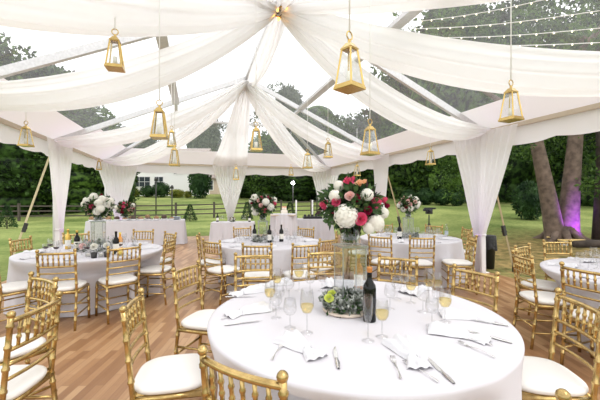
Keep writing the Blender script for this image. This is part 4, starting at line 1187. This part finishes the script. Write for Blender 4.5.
# lamp post
q = dist(293, 183, 26); lpz = gz(q.x, q.y); la = thing('lamp_post', 'lit lamp post on the lawn under the back valance', 'lamp', (q.x, q.y, lpz)); hz = q.z - lpz
m = MB(); m.tube([(0, 0, -.1), (0, 0, hz-.2)], .04, 10); m.lathe([(.09, 0), (.09, .12), (.05, .2)], 12, cap=True); obj('pole', m, 'dark', la)
m = MB(); m.ball((0, 0, hz), .13, 14, 8); obj('globe', m, 'lampglow', la)
m = MB(); m.lathe([(.17, hz+.12), (.06, hz+.22), (.001, hz+.25)], 14); obj('cap', m, 'dark', la)
for px, Y, h, lab in ((156, 25.2, 3.0, 'thin dark pole beyond the buffet, left of two'), (172, 25.6, 2.4, 'thin dark pole beyond the buffet, right of two'), (317, 27.6, 1.9, 'thin dark pole with a small hood, right of the lamp')):
    x = (px-300)/F*Y; po = thing('feeder_pole', lab, 'pole', (x, Y, gz(x, Y)), 0, 'thin poles by the fence')
    m = MB(); m.tube([(0, 0, -.1), (0, 0, h)], .045, 8); obj('pole', m, 'dark', po)
    m = MB(); m.lathe([(.14, h-.1), (.10, h+.1), (.001, h+.18)], 10, cap=True); obj('hood', m, 'dark', po)

def house(label, c, rz, lx, ly, h, rh, wmat, wins, over=.5):
    b = thing('house', label, 'house', c, rz)
    m = MB(); m.box((0, 0, h/2-.5), (lx, ly, h+1)); m.add([(-lx/2, -ly/2, h), (-lx/2, ly/2, h), (-lx/2, 0, h+rh)], [(0, 1, 2)]); m.add([(lx/2, -ly/2, h), (lx/2, ly/2, h), (lx/2, 0, h+rh)], [(0, 2, 1)]); obj('wall', m, wmat, b, False)
    m = MB(); X = lx/2+over; Yy = ly/2+over; e = h - over*rh/(ly/2)
    for s_ in (-1, 1):
        m.add([(-X, s_*Yy, e), (X, s_*Yy, e), (X, 0, h+rh), (-X, 0, h+rh), (-X, s_*Yy, e+.15), (X, s_*Yy, e+.15), (X, 0, h+rh+.15), (-X, 0, h+rh+.15)], [(0, 1, 2, 3), (4, 7, 6, 5), (0, 4, 5, 1), (0, 3, 7, 4), (1, 5, 6, 2)])
    obj('roof', m, 'houseroof', b, False)
    for x, z, w, hh in wins:
        fr = MB(); fr.box((x, -ly/2-.03, z), (w+.2, .08, hh+.2)); fo = obj('window', fr, 'white_metal', b, False)
        pn = MB()
        nx = max(1, round(w/.8))
        for i in range(nx):
            for j in range(2): pn.box((x - w/2 + w*(i+.5)/nx, -ly/2-.08, z - hh/4 + j*hh/2), (w/nx-.08, .03, hh/2-.08))
        obj('pane', pn, 'pane', fo, False)
    return b
Yh = 58; x = (160-300)/F*Yh
house('white house with wide shingle roof on the slope beyond the buffet', (x, Yh, gz(x, Yh)), 0, 16.5, 8, 5.2, 2.6, 'housewall', [(-4.7, 2.2, 1.8, 2.2), (-1.2, 2.0, 2.6, 1.6), (1.5, 2.0, 1.4, 1.6), (4.6, 3.8, 1.4, 1.1), (6.9, 3.8, 1.2, 1.1)])
x = (209-300)/F*62
house('small beige house end seen left of the middle back drape', (x, 62, gz(x, 62)), .1, 5.2, 6, 2.8, 1.6, 'housewarm', [(.6, 1.4, 1.2, 1.7)])

# background trees
def crown_mesh(seed, nb, n, size, low):
    rr = random.Random(seed); m = MB()
    for k in range(nb):
        a = rr.uniform(0, 6.28); h = rr.uniform(low, .95); q = .30*math.sin(PI*min(1, max(.08, (h-low*.5)/(1.05-low*.5))))**.6
        r_ = rr.uniform(.13, .21)
        leaf_blob(m, (q*rr.uniform(.3, 1)*math.cos(a), q*rr.uniform(.3, 1)*math.sin(a), h), r_, r_, r_*.8, n//nb, size, rr, .62)
    for k in range(7):
        h = low + (.86-low)*k/6; m.ball((0, 0, h), .17 + .10*math.sin(PI*k/6), 12, 8, (1, 1, .7))
    return m
CR = [crown_mesh(1, 30, 11000, .034, .05).mesh('crown'), crown_mesh(2, 30, 11000, .034, .06).mesh('crown'), crown_mesh(3, 26, 10000, .034, .10).mesh('crown')]
tk = MB(); tk.tube([(0, 0, -.05), (.01, 0, .2), (0, .01, .5), (0, 0, .8)], [.028, .022, .015, .006], 8)
for k in range(5): tk.tube([(0, 0, .3+.08*k), (.16*math.cos(k*2.4), .16*math.sin(k*2.4), .45+.09*k)], [.010, .004], 6)
tkm = tk.mesh('trunk'); tkm.materials.append(M['barkdark'])
CM = {}
def tree(px, Y, h, w, label, kind=0, mat='leaf1', group='trees around the lawn'):
    x = (px-300)/F*Y; t = thing('tree', label, 'tree', (x, Y, gz(x, Y)), R.uniform(0, 6), group)
    if (kind, mat) not in CM:
        me = CR[kind].copy(); me.materials.clear(); me.materials.append(M[mat]); CM[(kind, mat)] = me
    o = bpy.data.objects.new('crown', CM[(kind, mat)]); COL.objects.link(o); o.parent = t; o.scale = (w, w, h)
    o = bpy.data.objects.new('trunk', tkm); COL.objects.link(o); o.parent = t; o.scale = (h*.8, h*.8, h)
LT = 'dark trees beyond the left lawn'; BT_ = 'dark trees beyond the back lawn'; RT = 'dark trees beyond the right lawn'
ordn = ['first', 'second', 'third', 'fourth', 'fifth', 'sixth', 'seventh', 'eighth', 'ninth', 'tenth', 'eleventh', 'twelfth']
for k, (px, Y, h, w) in enumerate([(-62, 32, 14, 14), (-15, 30, 15, 14), (22, 28, 11, 12), (40, 34, 15, 15), (72, 30, 9, 11), (100, 36, 9.5, 11), (118, 33, 5, 6)]):
    tree(px, Y, h, w, ordn[k] + ' dark tree from the left beyond the left lawn fence', k % 3, ('leaf1', 'leaf2', 'leaf1')[k % 3], LT)
for k, (px, Y, h, w) in enumerate([(228, 70, 9, 11), (252, 50, 7.0, 12), (272, 46, 9, 12), (296, 44, 8, 12), (318, 46, 13, 13), (338, 42, 9, 12), (362, 40, 9, 12), (385, 38, 10, 12)]):
    tree(px, Y, h, w, ordn[k] + ' dark tree from the left in the row behind the lamp post', (k+1) % 3, ('leaf1', 'leaf1', 'leaf2')[k % 3], BT_)
for k, (px, Y, h, w) in enumerate([(408, 36, 14, 13), (436, 34, 16, 14), (452, 31, 19, 15), (468, 35, 17, 15), (500, 32, 17, 14), (530, 36, 15, 14), (560, 30, 14, 13), (600, 27, 15, 13), (640, 26, 15, 13)]):
    tree(px, Y, h, w, ordn[k] + ' dark tree from the left beyond the clipped bushes', k % 3, ('leaf2', 'leaf1', 'leaf2')[k % 3], RT)
for k, (px, Y, h, w) in enumerate([(205, 75, 17, 16), (140, 80, 13, 20), (288, 70, 22, 16)]):
    tree(px, Y, h, w, ('tall pale tree seen through the clear roof above the house', 'broad pale tree behind the white house roof', 'pale treetop seen through the clear roof right of the hub')[k], k, 'leaf3', 'pale distant trees')

# big twin-trunk tree
bx, by = 9.45, 12.3; bt = thing('big_tree', 'big tree with two thick trunks lit purple at its foot', 'tree', (bx, by, gz(bx, by)))
m = MB(); rr = random.Random(4)
def trunkf(p0, p1, p2, r0, r1, r2):
    P, Q = [], []
    for i in range(15):
        u = i/14; a = Vector(p0).lerp(Vector(p1), u); b = Vector(p1).lerp(Vector(p2), u); P.append(a.lerp(b, u)); Q.append((r0*(1-u)+r1*u)*(1-u) + (r1*(1-u)+r2*u)*u)
    return P, Q
P, Q = trunkf((-.10, 0, -.2), (-.25, 0, 1.4), (-1.45, .3, 7.2), .36, .215, .17); m.tube(P, Q, 18); obj('trunk', m, 'bark', bt)
m = MB(); P, Q = trunkf((.32, .05, -.2), (.36, 0, 1.6), (.90, -.1, 7.4), .42, .22, .18); m.tube(P, Q, 18); obj('trunk', m, 'bark', bt)
m = MB()
for a in (-2.6, -1.9, -1.2, -.4, .3, 1.2, 2.4): m.tube([(.1+.30*math.cos(a), .25*math.sin(a), .42), (.12+.65*math.cos(a), .6*math.sin(a), .10), (.12+1.2*math.cos(a), 1.1*math.sin(a), -.12)], [.15, .10, .03], 10)
obj('root_flare', m, 'bark', bt)
for a, z, l in ((3.3, 4.0, 3.2), (.4, 4.4, 3.4), (-1.6, 5.0, 3.4), (1.8, 5.2, 3.2), (2.6, 6.2, 3), (-.6, 6.4, 3)):
    m = MB(); sx = -.7 if math.cos(a) < 0 else .8
    m.tube([(sx, 0, z), (sx + l*.5*math.cos(a), l*.5*math.sin(a), z+1.0), (sx + l*math.cos(a), l*math.sin(a), z+1.9)], [.15, .10, .03], 8); obj('branch', m, 'bark', bt)
m = MB()
for _ in range(34):
    a = rr.uniform(0, 6.28); q = rr.uniform(.6, 5.2); z = rr.uniform(4.6, 12.5) - (0 if q < 3.5 else rr.uniform(0, 1.6))
    leaf_blob(m, (q*math.cos(a), q*math.sin(a), z), 1.25, 1.25, .85, 430, .20, rr, .3)
for c in ((-2.6, .6, 2.6), (-3.3, .9, 3.4), (-2.0, .9, 3.9), (-3.6, 1.2, 2.5), (-2.9, 1.2, 1.9), (-2.2, -.5, 3.4), (-2.9, .6, 4.3), (1.9, -1.0, 2.6), (2.5, -.4, 3.8), (.1, 1.3, 3.4), (-1.6, 1.6, 2.8), (.6, -1.2, 2.1), (3.2, 0, 2.9), (-3.2, .8, 3.0)):
    leaf_blob(m, c, .8, .7, .5, 240, .15, rr, .2)
obj('crown', m, 'leafnear', bt)
x, y = 10.9, 12.0; t2 = thing('tree', 'dark-trunked tree at the right edge beside the big tree', 'tree', (x, y, gz(x, y)), 0, 'trees around the lawn')
m = MB(); m.tube([(0, 0, -.2), (.05, 0, 2.5), (-.1, 0, 7)], [.42, .32, .2], 14); obj('trunk', m, 'barkdark', t2)
m = MB()
for c in ((.3, .6, 3.1), (-.5, .9, 4.2), (.8, -.3, 4.6), (0, 0, 6), (-1.2, 0, 7), (1, 0, 7.4), (0, 1, 8.6), (.6, 1.2, 2.3)): leaf_blob(m, c, 1.1, 1.0, .8, 420, .18, rr, .3)
obj('crown', m, 'leafnear', t2)
# plank, log and uplight at the foot of the tree
q = at(561, 239, .05); pl = thing('wooden_plank', 'yellow wooden plank on small blocks at the foot of the big tree', 'plank', (q.x-.30, q.y-.85, gz(q.x, q.y-.85)-.01), .05)
m = MB(); m.box((0, 0, .17), (.80, .24, .05)); bev(obj('board', m, 'plankyellow', pl, False), .01)
for i in (-1, 1):
    m = MB(); m.box((i*.27, 0, .07), (.10, .22, .15)); obj('block', m, 'white_metal', pl, False)
q = at(539.5, 237, .0); p2 = thing('wooden_plank', 'tilted yellow board leaning on ground left of the plank', 'plank', (q.x-.3, q.y-1.1, gz(q.x, q.y-1.1)+.09), .1)
m = MB(); m.box((0, 0, 0), (.42, .12, .04), mat=Matrix.Rotation(.35, 3, 'Y')); bev(obj('board', m, 'plankyellow', p2, False), .008)
q = at(592, 246, -.0); lg = thing('log', 'dark log lying on ground at the right edge by the big tree', 'log', (q.x, q.y, gz(q.x, q.y)+.10))
m = MB(); m.tube([(-.55, 0, 0), (0, .03, .02), (.9, .0, 0)], [.12, .13, .12], 12); obj('bark', m, 'barkdark', lg)
ul = thing('uplight', 'small purple uplight on the ground before the big tree trunk', 'light', (bx+.45, by-1.15, gz(bx, by)), 0)
m = MB(); m.box((0, 0, .05), (.20, .16, .10)); bev(obj('housing', m, 'black', ul, False), .01)
m = MB(); m.box((0, .02, .104), (.15, .10, .008)); obj('lens', m, 'purple', ul, False)

# ------------------------------------------------------------------ lights
def spot(loc, tgt, e, col, ang, rad=.08):
    l = bpy.data.lights.new('purple_light', 'SPOT'); l.energy = e; l.color = col; l.spot_size = ang; l.spot_blend = .6; l.shadow_soft_size = rad
    o = bpy.data.objects.new('purple_light', l); COL.objects.link(o); o.location = loc
    o.rotation_euler = (Vector(tgt) - Vector(loc)).to_track_quat('-Z', 'Y').to_euler()
spot((bx+.45, by-1.10, gz(bx, by)+.14), (bx+.42, by+.1, 1.05), 380, (.36, .04, 1), 1.15)
def glow(s_, t_, e):
    p_ = T(s_ , t_, .12); l = bpy.data.lights.new('uplight_glow', 'SPOT'); l.energy = e; l.color = (.62, .16, 1); l.spot_size = 1.1; l.spot_blend = 1.0; l.shadow_soft_size = .06
    o = bpy.data.objects.new('uplight_glow', l); COL.objects.link(o); o.location = p_; q = T(s_, t_, 2.6)
    o.rotation_euler = (q - p_).to_track_quat('-Z', 'Y').to_euler()
for s_, t_, e in ((SL+.42, T3, 30), (SR-.42, T2, 26), (SL+.7, TB-.55, 45), (SR-.42, T3, 25), (SR-.6, TB-.6, 20)): glow(s_, t_, e)

w = bpy.data.worlds.new('World'); scn.world = w; w.use_nodes = True; nt = w.node_tree; nt.nodes.clear()
out = nt.nodes.new('ShaderNodeOutputWorld'); bg = nt.nodes.new('ShaderNodeBackground'); tc = nt.nodes.new('ShaderNodeTexCoord'); sp = nt.nodes.new('ShaderNodeSeparateXYZ')
rp = nt.nodes.new('ShaderNodeValToRGB'); rp.color_ramp.elements[0].position = .0; rp.color_ramp.elements[0].color = (.80, .84, .90, 1); rp.color_ramp.elements[1].position = .35; rp.color_ramp.elements[1].color = (1, 1, 1, 1)
nt.links.new(tc.outputs['Generated'], sp.inputs[0]); nt.links.new(sp.outputs['Z'], rp.inputs['Fac']); nt.links.new(rp.outputs['Color'], bg.inputs['Color'])
bg.inputs['Strength'].default_value = 1.55
nt.links.new(bg.outputs[0], out.inputs['Surface'])
sun = bpy.data.lights.new('sun', 'SUN'); sun.energy = 1.1; sun.angle = .5; sun.color = (1, .96, .90)
so = bpy.data.objects.new('sun', sun); COL.objects.link(so); so.rotation_euler = Vector((-.45, .35, -.82)).to_track_quat('-Z', 'Y').to_euler()

# ------------------------------------------------------------------ camera and view
cam = bpy.data.cameras.new('camera'); cam.sensor_width = 36; cam.lens = 36*F/600; cam.shift_y = -(200-HY)/600; cam.clip_end = 300; cam.clip_start = .05
co = bpy.data.objects.new('camera', cam); COL.objects.link(co); co.location = (0, 0, H); co.rotation_euler = (PI/2, 0, 0); scn.camera = co
scn.view_settings.view_transform = 'Standard'; scn.view_settings.look = 'None'; scn.view_settings.gamma = 1; scn.view_settings.use_curve_mapping = False
scn.view_settings.exposure = .3
scn.cycles.max_bounces = 8; scn.cycles.diffuse_bounces = 4; scn.cycles.glossy_bounces = 3; scn.cycles.transmission_bounces = 4; scn.cycles.transparent_max_bounces = 40
scn.cycles.use_denoising = True
